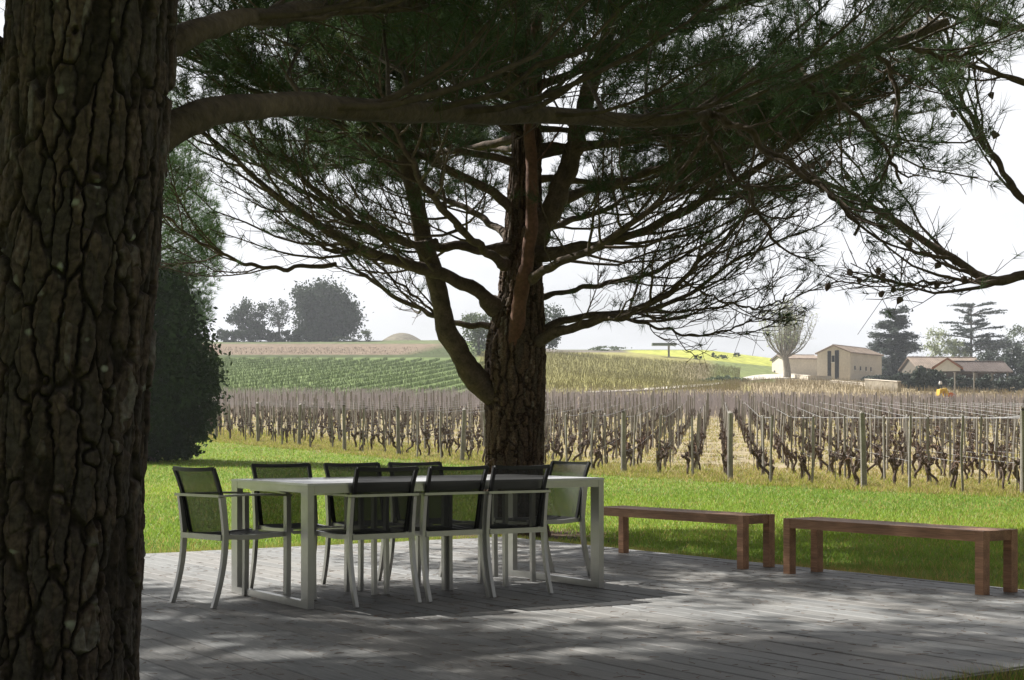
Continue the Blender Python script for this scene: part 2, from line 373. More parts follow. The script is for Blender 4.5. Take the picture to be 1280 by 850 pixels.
# ground material: lawn / weedy strip / pale soil with grass, blended along the true border line
def ground_material():
    m=bpy.data.materials.new('lawn_and_vineyard_soil'); m.use_nodes=True; t=m.node_tree; N=t.nodes; K=t.links.new; b=N['Principled BSDF']
    b.inputs['Roughness'].default_value=.95; b.inputs['Specular IOR Level'].default_value=.1
    g=N.new('ShaderNodeNewGeometry'); 
    def noise(sc,det=5):
        n=N.new('ShaderNodeTexNoise'); n.inputs['Scale'].default_value=sc; n.inputs['Detail'].default_value=det; K(g.outputs['Position'],n.inputs[0]); return n.outputs[0]
    def rng_(x,a,b_,c=0,d=1):
        r=N.new('ShaderNodeMapRange'); r.inputs[1].default_value=a; r.inputs[2].default_value=b_; r.inputs[3].default_value=c; r.inputs[4].default_value=d; K(x,r.inputs[0]); return r.outputs[0]
    def mix(f,a,b_):
        r=N.new('ShaderNodeMix'); r.data_type='RGBA'; K(f,r.inputs[0])
        for k,x in ((6,a),(7,b_)):
            if isinstance(x,tuple): r.inputs[k].default_value=(*x,1)
            else: K(x,r.inputs[k])
        return r.outputs[2]
    dp=N.new('ShaderNodeVectorMath'); dp.operation='DOT_PRODUCT'; K(g.outputs['Position'],dp.inputs[0]); dp.inputs[1].default_value=(BN[0],BN[1],0)
    ad=N.new('ShaderNodeMath'); ad.operation='ADD'; K(dp.outputs['Value'],ad.inputs[0])
    nn=rng_(noise(.9),.3,.7,-1.0,1.0); K(nn,ad.inputs[1])
    off=float(P0@BN)
    lawn=mix(rng_(noise(2.2),.35,.65),(.12,.17,.03),(.17,.215,.04)); lawn=mix(rng_(noise(.35,3),.5,.75),lawn,(.20,.21,.055))
    straw=mix(rng_(noise(5),.35,.65),(.24,.19,.10),(.12,.15,.045))
    soil=mix(rng_(noise(3.0),.40,.70),(.33,.265,.185),(.22,.205,.095)); soil=mix(rng_(noise(.5),.58,.80),soil,(.19,.19,.075))
    c=mix(rng_(ad.outputs[0],off-1.0,off+.2),lawn,straw); c=mix(rng_(ad.outputs[0],off+2.2,off+7.5),c,soil)
    # needle litter under the big pine, by the deck corner
    di=N.new('ShaderNodeVectorMath'); di.operation='DISTANCE'; K(g.outputs['Position'],di.inputs[0]); di.inputs[1].default_value=(.1,16.3,-.07)
    a2=N.new('ShaderNodeMath'); a2.operation='ADD'; K(di.outputs['Value'],a2.inputs[0]); K(rng_(noise(2.5),.3,.7,-.5,.5),a2.inputs[1])
    lit=mix(rng_(noise(14),.35,.65),(.055,.038,.026),(.11,.075,.045)); c=mix(rng_(a2.outputs[0],.9,1.5),lit,c)
    K(c,b.inputs['Base Color'])
    bp=N.new('ShaderNodeBump'); bp.inputs['Strength'].default_value=.8; bp.inputs['Distance'].default_value=.05; K(noise(18),bp.inputs['Height']); K(bp.outputs[0],b.inputs['Normal'])
    return m
M['ground']=ground_material()
ss=np.concatenate([[-30,-8,-3],np.linspace(-1.4,1.4,120),[3,8,30]])
def grid_obj(name, us, ys, material, colfn=None, flat=False):
    S_,Y_=np.meshgrid(us,ys)
    X_=S_*np.maximum(Y_,30)
    Z_=ground_z(X_,Y_)
    nc=len(us); nr=len(ys); i=np.arange(nr-1)[:,None]*nc; j=np.arange(nc-1)[None,:]
    f=np.stack([i+j,i+j+1,i+nc+j+1,i+nc+j],-1).reshape(-1,4)
    s=Soup(); s.add(np.stack([X_,Y_,Z_],-1).reshape(-1,3),f); me=s.mesh(name,material,True)
    if colfn is not None:
        a=me.attributes.new('field','FLOAT_VECTOR','POINT'); a.data.foreach_set('vector',colfn(X_,Y_,Z_).astype(np.float32).ravel())
    o=link(name,me); tag(o,kind='structure'); return o
grid_obj('ground',ss,np.concatenate([[-600,-60,0],np.linspace(10,97,70)]),M['ground'])

def field_colour(X_,Y_,Z_):
    u=U0+X_/Y_*F; v=VH-(Z_-H)/Y_*F
    n=vnoise(X_*.02,Y_*.02,X_*0+2.5)-.5
    c=np.zeros(X_.shape+(3,)); c[:]=(.30,.245,.155)                   # tan vineyard soil
    def put(mask,col): 
        mk=np.clip(mask,0,1)[...,None]; c[:]=c*(1-mk)+np.array(col)*mk
    st=lambda x,w=1.5: np.clip(x/w+.5,0,1)
    put(st(500-v)*st(620-u,12),(.125,.165,.060))
    put(st(447-v,1.5)*st(620-u-(448-v)*3,15),(.060,.075,.030))
    put(st(443.5-v,1.2)*st(v-429.5,1.2)*st(500-u+(445-v)*4,30),(.165,.125,.090))
    put(st(429.5-v,1)*st(560-u,30),(.11,.13,.06))
    put(st(492-v,2)*st(u-600,12)*st(935-u+n*20,10)*st(v-439,1),(.245,.225,.085))
    put(st(492-v,2)*st(u-850,60)*st(930-u,10)*st(v-455,3)*.8,(.24,.19,.13))
    put(st(478-v,2)*st(u-890,15)*st(970-u,10),(.17,.20,.075))
    put(st(440.5-v,1)*st(u-640,10)*st(835-u,30),(.15,.13,.11))
    put(st(440.5+(u-790)*.10-v,1.2)*st(u-785,14)*st(1100-u,20)*(v<461),(.36,.375,.085))
    put(st(437.8-v,.8)*st(u-700,30),(.10,.12,.045))
    put(st(478-v,2)*st(u-1120,10),(.07,.09,.035))
    put((Y_>440)*1.0,(.15,.135,.10))
    c*=(1+n[...,None]*.5)
    return c
m=mat('hillside_fields',(1,1,1),.95,spec=.05); t=m.node_tree
a=t.nodes.new('ShaderNodeAttribute'); a.attribute_name='field'
g=t.nodes.new('ShaderNodeNewGeometry'); nz=t.nodes.new('ShaderNodeTexNoise'); nz.inputs['Scale'].default_value=.6; nz.inputs['Detail'].default_value=8; t.links.new(g.outputs['Position'],nz.inputs[0])
mr=t.nodes.new('ShaderNodeMapRange'); mr.inputs[1].default_value=.3; mr.inputs[2].default_value=.7; mr.inputs[3].default_value=.65; mr.inputs[4].default_value=1.35; t.links.new(nz.outputs[0],mr.inputs[0])
vm=t.nodes.new('ShaderNodeVectorMath'); vm.operation='SCALE'; t.links.new(a.outputs['Vector'],vm.inputs[0]); t.links.new(mr.outputs[0],vm.inputs['Scale']); t.links.new(vm.outputs[0],t.nodes['Principled BSDF'].inputs['Base Color'])
M['hill']=m
grid_obj('hillside',np.concatenate([[-30,-8,-3,-1.4],np.linspace(-.5,.5,500),[1.4,3,8,30]]),np.concatenate([np.linspace(97,400,330),np.linspace(405,600,40),[800,1200,2500]]),M['hill'],field_colour)

# farm track winding down to the barn, a ribbon laid on the slope
def ribbon(name, pts, wds, material, lift=.06):
    p=smoothline([list(x)+[w_] for x,w_ in zip(pts,wds)],60); s=Soup(); V=[]
    for i in range(len(p)):
        a=p[max(i-1,0)]; c=p[min(i+1,len(p)-1)]; d=np.array([c[0]-a[0],c[1]-a[1]]); d/=np.linalg.norm(d)+1e-9; n=np.array([-d[1],d[0]])
        for k in (-1,-.33,.33,1):
            x=p[i,0]+n[0]*k*p[i,3]/2; y=p[i,1]+n[1]*k*p[i,3]/2; V.append((x,y,float(ground_z(x,y))+lift))
    f=[(i*4+k,i*4+k+1,i*4+k+5,i*4+k+4) for i in range(len(p)-1) for k in range(3)]
    s.add(V,f); return tag(s.build(name,material),kind='structure')
M['gravel']=mat('pale_gravel',(.50,.46,.40),.95,noise=[(.4,.15),(3,.1)])
ribbon('track',[hit(u,v,100) for u,v in ((735,491.5),(800,488),(860,483.5),(905,479),(940,474),(975,471.5),(1010,471))],[1.5,2,2.5,3,4.5,9,11],M['gravel'],.12)

# ------------------------------------------------------------------ deck
DECKROT=R(34.3)
def build_deck():
    s=Soup(); bw,gap=.143,.010; x=-4.0; k=0
    while x<8.50-.01:
        x1=min(x+bw-gap,8.50); y=4.17; first=True
        while y<12.60-.01:
            ln=random.choice((4.2,4.8,5.4))*(random.uniform(.3,1) if first else 1); first=False
            y1=min(y+ln,12.60)
            if 12.60-y1<.4: y1=12.60
            g=random.uniform(.89,1.08); wv=random.uniform(-.03,.03); dz=random.uniform(-.0022,.0018); c=(g*(1+wv),g,g*(1-wv)); e=.004
            ys,ye=y+.0008,y1-.0008
            v=[(x,ys,-.028),(x1,ys,-.028),(x1,ye,-.028),(x,ye,-.028),(x,ys,dz-e),(x1,ys,dz-e),(x1,ye,dz-e),(x,ye,dz-e),
               (x+e,ys+e,dz),(x1-e,ys+e,dz),(x1-e,ye-e,dz),(x+e,ye-e,dz)]
            s.add(v,[(0,1,5,4),(1,2,6,5),(2,3,7,6),(3,0,4,7),(4,5,9,8),(5,6,10,9),(6,7,11,10),(7,4,8,11),(8,9,10,11)],c)
            y=y1
        x+=bw; k+=1
    s.box((-4,4.20,-.3),(8.47,12.57,-.034),(.18,.17,.16))
    # edge fascia boards
    s.box((-4,4.140,-.16),(8.533,4.165,-.004),(.55,.53,.5)); s.box((8.506,4.170,-.16),(8.533,12.60,-.004),(.8,.78,.75)); s.box((-4,12.606,-.16),(8.533,12.632,-.004),(.8,.78,.75))
    m=bpy.data.materials.new('weathered_grey_decking'); m.use_nodes=True; t=m.node_tree; N=t.nodes; K=t.links.new; b=N['Principled BSDF']
    b.inputs['Specular IOR Level'].default_value=.42
    a=N.new('ShaderNodeAttribute'); a.attribute_name='tint'; tc=N.new('ShaderNodeTexCoord')
    def nz(scale,st,det=6):
        mp=N.new('ShaderNodeMapping'); mp.inputs['Scale'].default_value=st; K(tc.outputs['Object'],mp.inputs[0])
        n=N.new('ShaderNodeTexNoise'); n.inputs['Scale'].default_value=scale; n.inputs['Detail'].default_value=det; K(mp.outputs[0],n.inputs[0]); return n.outputs[0]
    def mr(x,a0,a1,c0,c1):
        r=N.new('ShaderNodeMapRange'); r.inputs[1].default_value=a0; r.inputs[2].default_value=a1; r.inputs[3].default_value=c0; r.inputs[4].default_value=c1; K(x,r.inputs[0]); return r.outputs[0]
    def mul(c,f):
        v=N.new('ShaderNodeVectorMath'); v.operation='SCALE'; K(c,v.inputs[0]); K(f,v.inputs['Scale']); return v.outputs[0]
    grain=nz(9,(9,.5,1)); blot=nz(1.1,(1,.6,1)); fine=nz(60,(3,.25,1))
    ra=N.new('ShaderNodeValToRGB'); K(blot,ra.inputs[0]); e=ra.color_ramp.elements; e[0].position=.32; e[0].color=(.145,.142,.135,1); e[1].position=.68; e[1].color=(.200,.196,.186,1)
    mm=N.new('ShaderNodeMix'); mm.data_type='RGBA'; mm.blend_type='MULTIPLY'; mm.inputs[0].default_value=1; K(ra.outputs[0],mm.inputs[6]); K(a.outputs['Vector'],mm.inputs[7])
    c=mul(mul(mm.outputs[2],mr(grain,.3,.7,.76,1.2)),mr(fine,.3,.7,.9,1.1)); K(c,b.inputs['Base Color'])
    K(mr(blot,.3,.7,.56,.74),b.inputs['Roughness'])
    bp=N.new('ShaderNodeBump'); bp.inputs['Strength'].default_value=.2; bp.inputs['Distance'].default_value=.002; K(grain,bp.inputs['Height']); K(bp.outputs[0],b.inputs['Normal'])
    o=s.build('deck',m); o.rotation_euler=(0,0,DECKROT); tag(o,'weathered grey timber deck laid on the lawn','deck',kind='structure')
build_deck()

# ------------------------------------------------------------------ table
def build_table():
    A=np.array([-1.235,8.80]); L_=2.26; W_=1.16
    rz=R(34.0); t_=empty('dining_table',(A[0],A[1],0),rz)
    tag(t_,'long pale aluminium outdoor table with square loop legs on the deck','table')
    s=Soup(); e=.004
    x0,x1,y0,y1,zt,zb=0,L_,0,W_,.762,.748
    s.box((x0+.0,y0+.0,zb),(x1,y1,zt-.002)); s.box((x0+.005,y0+.005,zt-.0025),(x1-.005,y1-.005,zt))
    s.build('tabletop',M['tabletop'],t_)
    s=Soup()   # apron set under the top, flush with the leg faces
    s.box((.046,.004,.700),(L_-.046,.028,.7475)); s.box((.046,W_-.028,.700),(L_-.046,W_-.004,.7475))
    s.build('apron',M['alu'],t_)
    s=Soup(); s.box((.80,.10,.712),(1.42,W_-.10,.742)); s.build('extension_rail',M['black'],t_)
    for x in (0.002,L_-.046):
        for y in (.002,W_-.097):
            l=Soup(); l.box((x,y,.046),(x+.042,y+.095,.7475)); l.build('leg',M['alu'],t_)
        r=Soup(); r.box((x,.002,.001),(x+.042,W_-.002,.0455)); r.build('foot_rail',M['alu'],t_)
        r=Soup(); r.box((x+.001,.098,.704),(x+.041,W_-.098,.7475)); r.build('end_rail',M['alu'],t_)
build_table()

# ------------------------------------------------------------------ chairs
def build_chair():
    c=empty('garden_chair'); w=.225
    for sx in (-1,1):
        x=sx*w
        s=Soup(); p=smoothline([(x,-.325,.0),(x,-.285,.12),(x,-.250,.28),(x,-.238,.44),(x,-.248,.56),(x,-.262,.672)],14)
        s.bar(p,.024,np.linspace(.030,.040,14),(1,0,0)); s.build('leg',M['alu'],c)
        s=Soup(); s.bar([(x,.232,0),(x,.236,.2),(x,.238,.45),(x,.236,.672)],.026,.036,(1,0,0)); s.build('leg',M['alu'],c)
        s=Soup(); s.bar(smoothline([(x,-.285,.682),(x,-.1,.684),(x,.1,.682),(x,.262,.672)],8),.034,.013,(1,0,0)); s.build('armrest',M['alu'],c)
    s=Soup(); s.bar([(-w-.017,-.291,.682),(w+.017,-.291,.682)],.013,.016,(0,1,0)); s.build('back_rail',M['alu'],c)
    s=Soup()
    for sx in (-1,1):
        s.bar(smoothline([(sx*(w-.026),-.232,.430),(sx*(w-.026),-.05,.418),(sx*(w-.026),.14,.424),(sx*(w-.026),.262,.428)],9),.026,.030,(1,0,0))
    s.bar([(-w+.013,-.252,.425),(w-.013,-.252,.425)],.022,.034,(0,1,0)); s.bar([(-w+.04,.250,.416),(w-.04,.250,.416)],.020,.022,(0,1,0))
    s.build('seat_frame',M['alu'],c)
    # sling seat, a sagging sheet with thickness
    s=Soup(); nx,ny=9,9; V=[]; 
    for lay in (0,-.004):
        for j in range(ny):
            for i in range(nx):
                u=i/(nx-1)*2-1; q=j/(ny-1); y=-.225+q*.485; V.append((u*(w-.022),y,.446-.018*math.sin(math.pi*q)-.012*(1-u*u)*math.sin(math.pi*q)+(-.010 if q>.95 else 0)+lay))
    f=[]
    for lay in (0,1):
        o=lay*nx*ny
        for j in range(ny-1):
            for i in range(nx-1): f.append((o+j*nx+i,o+j*nx+i+1,o+(j+1)*nx+i+1,o+(j+1)*nx+i))
    s.add(V,f[:64]); so_=s.build('seat',M['sling'],c,True)
    # back: black side bars and top bar, mesh between
    pr=[(-.205,.435),(-.222,.52),(-.250,.66),(-.288,.78),(-.318,.852)]
    pp=smoothline([(0,a,b) for a,b in pr],10)
    s=Soup()
    for sx in (-1,1):
        q=pp.copy(); q[:,0]=sx*np.linspace(w-.026,w-.012,10); s.bar(q,.024,.020,(1,0,0))
    q=np.array([(x_,-.320-.018*(1-(x_/.2)**2),.848-.006*(1-(x_/.2)**2)) for x_ in np.linspace(-.213,.213,9)]); s.bar(q,.020,.024,(0,1,0))
    s.build('back_frame',M['black'],c)
    s=Soup(); V=[]
    for k in range(10):
        for i in range(7):
            x_=(i/6*2-1)*(w-.03); V.append((x_,pp[k,1]-.014*(1-(i/3-1)**2),pp[k,2]-(.006 if k==9 else 0)))
    s.add(V,[(k*7+i,k*7+i+1,(k+1)*7+i+1,(k+1)*7+i) for k in range(9) for i in range(6)]); s.build('backrest',M['sling'],c,True)
    return c
chair0=build_chair()
a_=AX; b_=BX
def near_line(x,y,th):   # origin from the back-feet centre
    f=np.array([-math.sin(R(th)),math.cos(R(th))]); return (x+f[0]*.325,y+f[1]*.325,0)
specs=[
 (near_line(-1.98,9.02,-44),-44,'black mesh chair standing clear at the left end of the table'),
 (near_line(-.768,9.03,35.5),35.5,'mesh chair with its back to us, leftmost of three on the near table side'),
 (near_line(-.334,9.33,34),34,'mesh chair with its back to us, middle of three on the near table side'),
 (near_line(.07,9.565,33),33,'mesh chair with its back to us, rightmost of three on the near table side'),
 (near_line(-1.615,10.155,214.5),214.5,'mesh chair facing us across the table, beside the left end chair'),
 (near_line(-1.985+.826*1.006,9.886+.5635*1.006,214.3),214.3,'mesh chair facing us, middle of three on the far table side'),
 (near_line(-1.985+.826*1.53,9.886+.5635*1.53,213.5),213.5,'mesh chair facing us on the far table side, nearest the pine trunk'),
 (near_line(.452,11.05,128),128,'black mesh chair at the right end of the table, next to the red bench')]
for i,(loc,th,lab) in enumerate(specs):
    o=chair0 if i==0 else dup(chair0)
    o.location=loc; o.rotation_euler=(0,0,R(th)); tag(o,lab,'chair','garden chairs round the table')

# ------------------------------------------------------------------ benches
def build_bench():
    o=empty('wooden_bench'); Lb,Wb,hb,lw=1.84,.36,.425,.066   # long axis = local x
    k=0
    for sx in (-1,1):
        for sy in (-1,1):
            s=Soup(); x=sx*(Lb/2-lw/2); y=sy*(Wb/2-lw/2); e=.004
            g=random.uniform(.8,1.2)
            s.bar([(x,y,0),(x,y,hb-.002)],lw,lw,(1,0,0),(g,g,g)); s.build('leg',M['bench'],o)
    s=Soup()
    for sy in (-1,1):
        y=sy*(Wb/2-.020); s.box((-Lb/2+lw+.001,y-.017,hb-.075),(Lb/2-lw-.001,y+.017,hb-.003),(1.0,1.0,1.0))
    for sx in (-1,1):
        x=sx*(Lb/2-.022); s.box((x-.018,-Wb/2+lw+.001,hb-.072),(x+.018,Wb/2-lw-.001,hb-.003),(.8,.8,.8))
    s.build('rail',M['bench'],o)
    s=Soup(); n=4; 
    y0=-Wb/2+.039; wd=(Wb-.078)/n
    for i in range(n):
        g=random.uniform(.85,1.2); s.box((-Lb/2+.042,y0+i*wd+.003,hb-.026),(Lb/2-.042,y0+(i+1)*wd-.003,hb-.0045),(g,g,g))
    s.build('seat',M['bench'],o)
    return o
b0=build_bench(); b0.location=(1.414,12.30,0); b0.rotation_euler=(0,0,R(-53.5)); tag(b0,'redder slatless wooden bench nearer the table, its left end behind the table leg'.replace('slatless ',''),'bench','wooden benches along the deck edge')
b1=dup(b0); b1.location=(2.738,10.46,0); b1.rotation_euler=(0,0,R(-55.8)); tag(b1,'brown wooden bench at the right edge of the picture, farther from the table','bench')

# ------------------------------------------------------------------ pines
def pine_crown(root, limbs, trunkbase, fol, sec_n=12, sec_len=1.3, tw_n=9, tuft_n=16, nlen=.10, nwid=.0035, twig_r=.0042, droop=.12, col=(1,1,1), limbmat=None, minz=-9, cones=False, upcurl=.35):
    """limbs: list of (points, r0, r1, opts). Limbs with their side branches are parts; foliage is one part."""
    TW=Soup(); TP=[]; TD=[]; TB=[]
    A_=[];B_=[];R_=[]; CP=[]
    for li,(pts,r0,r1,op) in enumerate(limbs):
        nn=22; p=smoothline(pts,nn,op.get('wob',.012)); n=len(p)
        s=Soup(); rad=np.linspace(r0,r1,n)*(1+.06*rng.normal(size=n)); 
        if op.get('flare',True): rad[0]*=1.5; rad[1]*=1.2
        pp=smoothline(np.column_stack([p,rad]),60)
        s.tube(pp[:,:3],pp[:,3],14 if r0>.06 else 8,rough=.07)
        seg=np.linalg.norm(np.diff(p,axis=0),axis=1); Ltot=seg.sum()
        ns=int(op.get('sec',sec_n)*Ltot/3.0*1.0)+2; t0=op.get('t0',.22)
        sl_=op.get('slen',sec_len)
        for k in range(ns):
            t=t0+(1-t0)*((k+rng.random())/ns); x=t*(n-1); i=min(int(x),n-2); f=x-i
            q=p[i]*(1-f)+p[i+1]*f; T=p[i+1]-p[i]; T/=np.linalg.norm(T)+1e-9
            side=np.cross(T,[0,0,1]); side/=np.linalg.norm(side)+1e-9
            if k%2: side=-side
            up=rng.normal()*.25+op.get('up',.15)
            d=T*(.75+.3*rng.random())+side*(.85+.3*rng.normal())+np.array([0,0,up]); d/=np.linalg.norm(d)
            l=sl_*(1.15-.6*t)*(.65+.7*rng.random())
            m_=7; tt=np.linspace(0,1,m_)[:,None]
            dr=np.array([0,0,-droop*l*1.2])*tt*(1-tt)*2+np.array([0,0,upcurl*l*.5])*tt**2.2
            pts2=q+d*l*tt+dr+rng.normal(size=(m_,3))*.022*l*tt+T*(.22*l)*tt**2
            rb=max(min(r0*.35,.006+.009*l),.006)
            s.tube(pts2,np.linspace(rb,.0045,m_),5,rough=.1)
            nt_=max(4,int(tw_n*1.5*l))
            for j in range(nt_):
                t3=.22+.78*(j+rng.random())/nt_; y=t3*(m_-1); i3=min(int(y),m_-2); f3=y-i3
                q3=pts2[i3]*(1-f3)+pts2[i3+1]*f3; T3=pts2[i3+1]-pts2[i3]; T3/=np.linalg.norm(T3)+1e-9
                s3=rng.normal(size=3); s3-=T3*(s3@T3); s3/=np.linalg.norm(s3)+1e-9; s3[2]*=.55
                d3=T3*.8+s3*.85+np.array([0,0,.12]); d3/=np.linalg.norm(d3)
                l3=(.16+.34*rng.random())*(1.15-.45*t3)*op.get('tl',1.0)
                mid=q3+d3*l3*.55; end=mid+(d3*.8+np.array([0,0,.35])+rng.normal(size=3)*.18)*l3*.45
                A_+= [q3,mid]; B_+=[mid,end]; R_+= [(twig_r,twig_r*.8),(twig_r*.8,twig_r*.5)]
                if rng.random()<.7:
                    # sub-twig
                    e2=mid+(d3*.5+rng.normal(size=3)*.6)*l3*.45; A_.append(mid); B_.append(e2); R_.append((twig_r*.7,twig_r*.5)); cand=[(end,d3),(e2,e2-mid)]
                else: cand=[(end,d3)]
                if cones and rng.random()<.10: CP.append(mid)
                for (e_,dd) in cand:
                    pr=fol(e_,t3,t)*op.get('fol',1.0)
                    if rng.random()<pr:
                        dd=dd/(np.linalg.norm(dd)+1e-9); TP.append(e_); TD.append(dd*.9+np.array([0,0,.35]))
                        if rng.random()<.75: TP.append(e_-dd*.07); TD.append(dd*.9+rng.normal(size=3)*.3)
                        if pr>.8: TP.append(e_-dd*.14); TD.append(dd*.7+rng.normal(size=3)*.5)
        o=s.build('limb',op.get('mat') or limbmat or M['limb'],root,True)
        if op.get('lab'): o['label']=op['lab']
    A_=np.array(A_);B_=np.array(B_);R_=np.array(R_)
    TW.cones(A_,B_,R_[:,0],R_[:,1]); TW.build('twigs',M['twig'],root)
    if len(TP):
        TP=np.array(TP); TD=np.array(TD); TD/=np.linalg.norm(TD,axis=1)[:,None]
        g=(.65+.7*vnoise(TP[:,0]*1.4,TP[:,1]*1.4,TP[:,2]*1.4))[:,None]*(.8+.4*rng.random((len(TP),1)))
        warm=rng.random((len(TP),1))
        cc=g*np.array(col)*np.hstack([1+.35*(warm>.88),np.ones_like(warm),1-.2*(warm>.88)])
        s=Soup(); s.needles(TP,TD,tuft_n,nlen,nwid,1.0,cc); s.build('foliage',M['needles'],root)
    if cones and CP:
        ms_=[]
        for i in range(4):
            s=Soup(); s.tube([(0,0,0),(0,0,-.012),(0,0,-.035),(0,0,-.060)],[.006,.024,.020,.004],7,rough=.2); ms_.append(s.mesh('cone',M['vine']))
        for i,q in enumerate(CP[:70]):
            o=link('cone',ms_[i%4],root,tuple(q)); o.rotation_euler=(rng.normal()*.5,rng.normal()*.5,0)
    return len(TP)

def whorl(cx,cy,z0,z1,n,l0,l1,rise0,rise1,r0,az0=0,avoid=None,seed=0):
    rs=np.random.default_rng(seed); out=[]
    for k in range(n):
        f=(k+.5)/n; z=z0+(z1-z0)*f; az=az0+k*2.399963+rs.normal()*.25
        if avoid and avoid(az%(2*math.pi),z): continue
        l=(l0+(l1-l0)*f)*(.85+.3*rs.random()); rise=rise0+(rise1-rise0)*f+rs.normal()*.07
        d=np.array([math.cos(az),math.sin(az)]); dp=np.array([-d[1],d[0]])*rs.normal()*.12*l
        pts=[(cx,cy,z),(cx+d[0]*l*.3+dp[0]*.3,cy+d[1]*l*.3+dp[1]*.3,z+rise*l*.22),(cx+d[0]*l*.65+dp[0],cy+d[1]*l*.65+dp[1],z+rise*l*.6),(cx+d[0]*l,cy+d[1]*l,z+rise*l*1.05)]
        out.append((pts,r0*(1-.45*f),.010,{}))
    return out

# --- the big pine behind the table
TX,TY=.02,16.4
def pt(u,v,dy=0): return tuple(at(u,v,TY+dy))
def big_pine():
    root=empty('pine_tree',(TX,TY,GZ)); tag(root,'large umbrella pine with forked trunk standing behind the table at the deck corner','tree')
    off=Vector((TX,TY,GZ))
    hz=np.concatenate([np.linspace(0,3.7,620),np.linspace(3.75,9,200)])
    path=[(0,0,0,.41),(.18,0,0,.355),(.6,0,0,.325),(1.2,.01,0,.325),(1.75,.01,0,.335),(2.2,.03,0,.33),(2.75,.08,0,.255),(3.3,.10,0,.215),(4.2,.14,0,.16),(5.5,.16,.1,.15),(7.5,.2,.2,.09),(9,.25,.3,.04)]
    bark_trunk('trunk',hz,path,360,.075,.22,.030,M['bark_mid'],root,lichen=-.05)
    loc=lambda q:(q[0]-TX,q[1]-TY,q[2]-GZ)
    def limb(pix,r0,r1,**op): return ([loc(pt(*x)) for x in pix],r0,r1,op)
    LI=[
     limb([(632,500,-.02),(606,484,-.1),(582,455,-.2),(560,410,-.3),(545,350,-.4),(530,295,-.5),(513,225,-.6),(485,130,-.7),(455,20,-.8),(430,-80,-.8)],.150,.05,sec=7,t0=.5,lab='heavy left fork of the trunk',flare=False),
     limb([(640,470,-.1),(643,420,-.27),(652,365,-.36),(662,310,-.44),(664,240,-.46),(662,160,-.4),(668,60,-.4),(672,-60,-.4)],.088,.05,sec=6,t0=.6,mat=M['redbark'],lab='orange barked inner fork of the trunk',flare=False),
     limb([(650,330,.0),(690,260,-.1),(715,190,-.2),(738,110,-.4),(765,20,-.5),(790,-90,-.6)],.14,.05,sec=8,t0=.3,flare=False),
     limb([(620,385,-.1),(590,360,-.3),(540,338,-.6),(480,322,-.9),(425,296,-1.2),(370,262,-1.5),(310,215,-1.7),(250,160,-1.9)],.085,.016,slen=1.5),
     limb([(635,312,-.1),(580,310,-.2),(520,306,-.1),(450,285,.2),(380,240,.4),(300,190,.7)],.062,.014),
     limb([(545,305,-.6),(500,300,-.9),(440,272,-1.1),(390,232,-1.4),(350,185,-1.7)],.05,.013),
     limb([(630,412,.0),(575,405,.2),(520,385,.5),(470,356,.8),(425,318,1.1),(370,280,1.3)],.04,.010,fol=.5,sec=8),
     limb([(420,330,-.9),(340,335,-1.2),(280,318,-1.4),(225,285,-1.7),(190,250,-2)],.025,.010,fol=.4,flare=False),
     limb([(668,318,-.1),(720,312,-.3),(775,298,-.6),(840,272,-.9),(900,240,-1.1),(965,195,-1.4),(1040,130,-1.6)],.075,.014,slen=1.5),
     limb([(665,428,-.15),(705,412,-.4),(750,400,-.7),(800,386,-1.0),(850,352,-1.2),(895,310,-1.4),(950,250,-1.6)],.062,.012,fol=.6,sec=13),
     limb([(668,418,.05),(710,400,.1),(760,392,.3),(820,385,.5),(870,362,.8),(930,320,1.0),(1000,290,1.2)],.048,.010,fol=.6),
     limb([(668,372,.1),(720,362,.3),(780,350,.6),(830,335,.8),(890,300,1.1),(960,255,1.4)],.036,.010,fol=.6),
     limb([(765,392,-.6),(810,405,-.9),(860,418,-1.1),(905,415,-1.2),(940,400,-1.3)],.018,.007,fol=.35,flare=False,slen=.8),
     limb([(690,250,.0),(760,232,.1),(830,210,.2),(900,185,.4),(980,150,.6),(1060,120,.9)],.06,.013),
     limb([(660,350,-.3),(700,330,-1.0),(760,300,-1.9),(830,240,-2.7),(900,150,-3.2)],.055,.012),
     limb([(630,330,-.3),(590,300,-1.2),(545,250,-2.2),(500,180,-3.0),(470,100,-3.4)],.055,.012),
     limb([(640,300,.3),(600,270,1.2),(540,240,2.2),(480,200,3.0),(420,170,3.4)],.05,.012),
     limb([(660,300,.3),(700,280,1.2),(760,260,2.2),(830,225,3.0),(900,200,3.4)],.05,.012),
     limb([(645,262,.0),(610,238,-.2),(540,200,-.5),(460,170,-.9),(370,135,-1.2),(270,90,-1.6),(190,50,-2)],.06,.013),
     limb([(640,160,-.2),(560,120,-.5),(470,80,-.9),(380,50,-1.2)],.05,.013),
     limb([(560,405,.2),(530,380,.4),(470,330,.5),(430,290,.6)],.02,.008,fol=.4,flare=False),
     limb([(850,350,-1.2),(900,375,-1.5),(950,385,-1.7),(985,370,-1.9)],.014,.007,fol=.9,flare=False,slen=.7),
    ]
    LI+=whorl(.15,.05,4.3,8.8,34,4.7,2.4,.18,.75,.055,seed=3)
    LI+=whorl(.15,.05,4.0,4.9,8,4.4,4.4,.18,.2,.05,az0=.9,seed=9)
    def fol(p,t3,t):
        r=math.hypot(p[0],p[1]); z=p[2]
        if z>4.3: return .95 if r>1.0 else .5
        f=.16+.34*max(0,(z-2.8))/1.5
        if r>3.2: f+=.25*(r-3.2)
        if p[0]>2.6: f+=.15
        return min(f,.9)
    n=pine_crown(root,LI,None,fol,sec_n=14,sec_len=1.3,tw_n=9,tuft_n=17,nlen=.135,nwid=.0055,twig_r=.0042,col=(1,1,1)); print('big pine tufts',n)
big_pine()

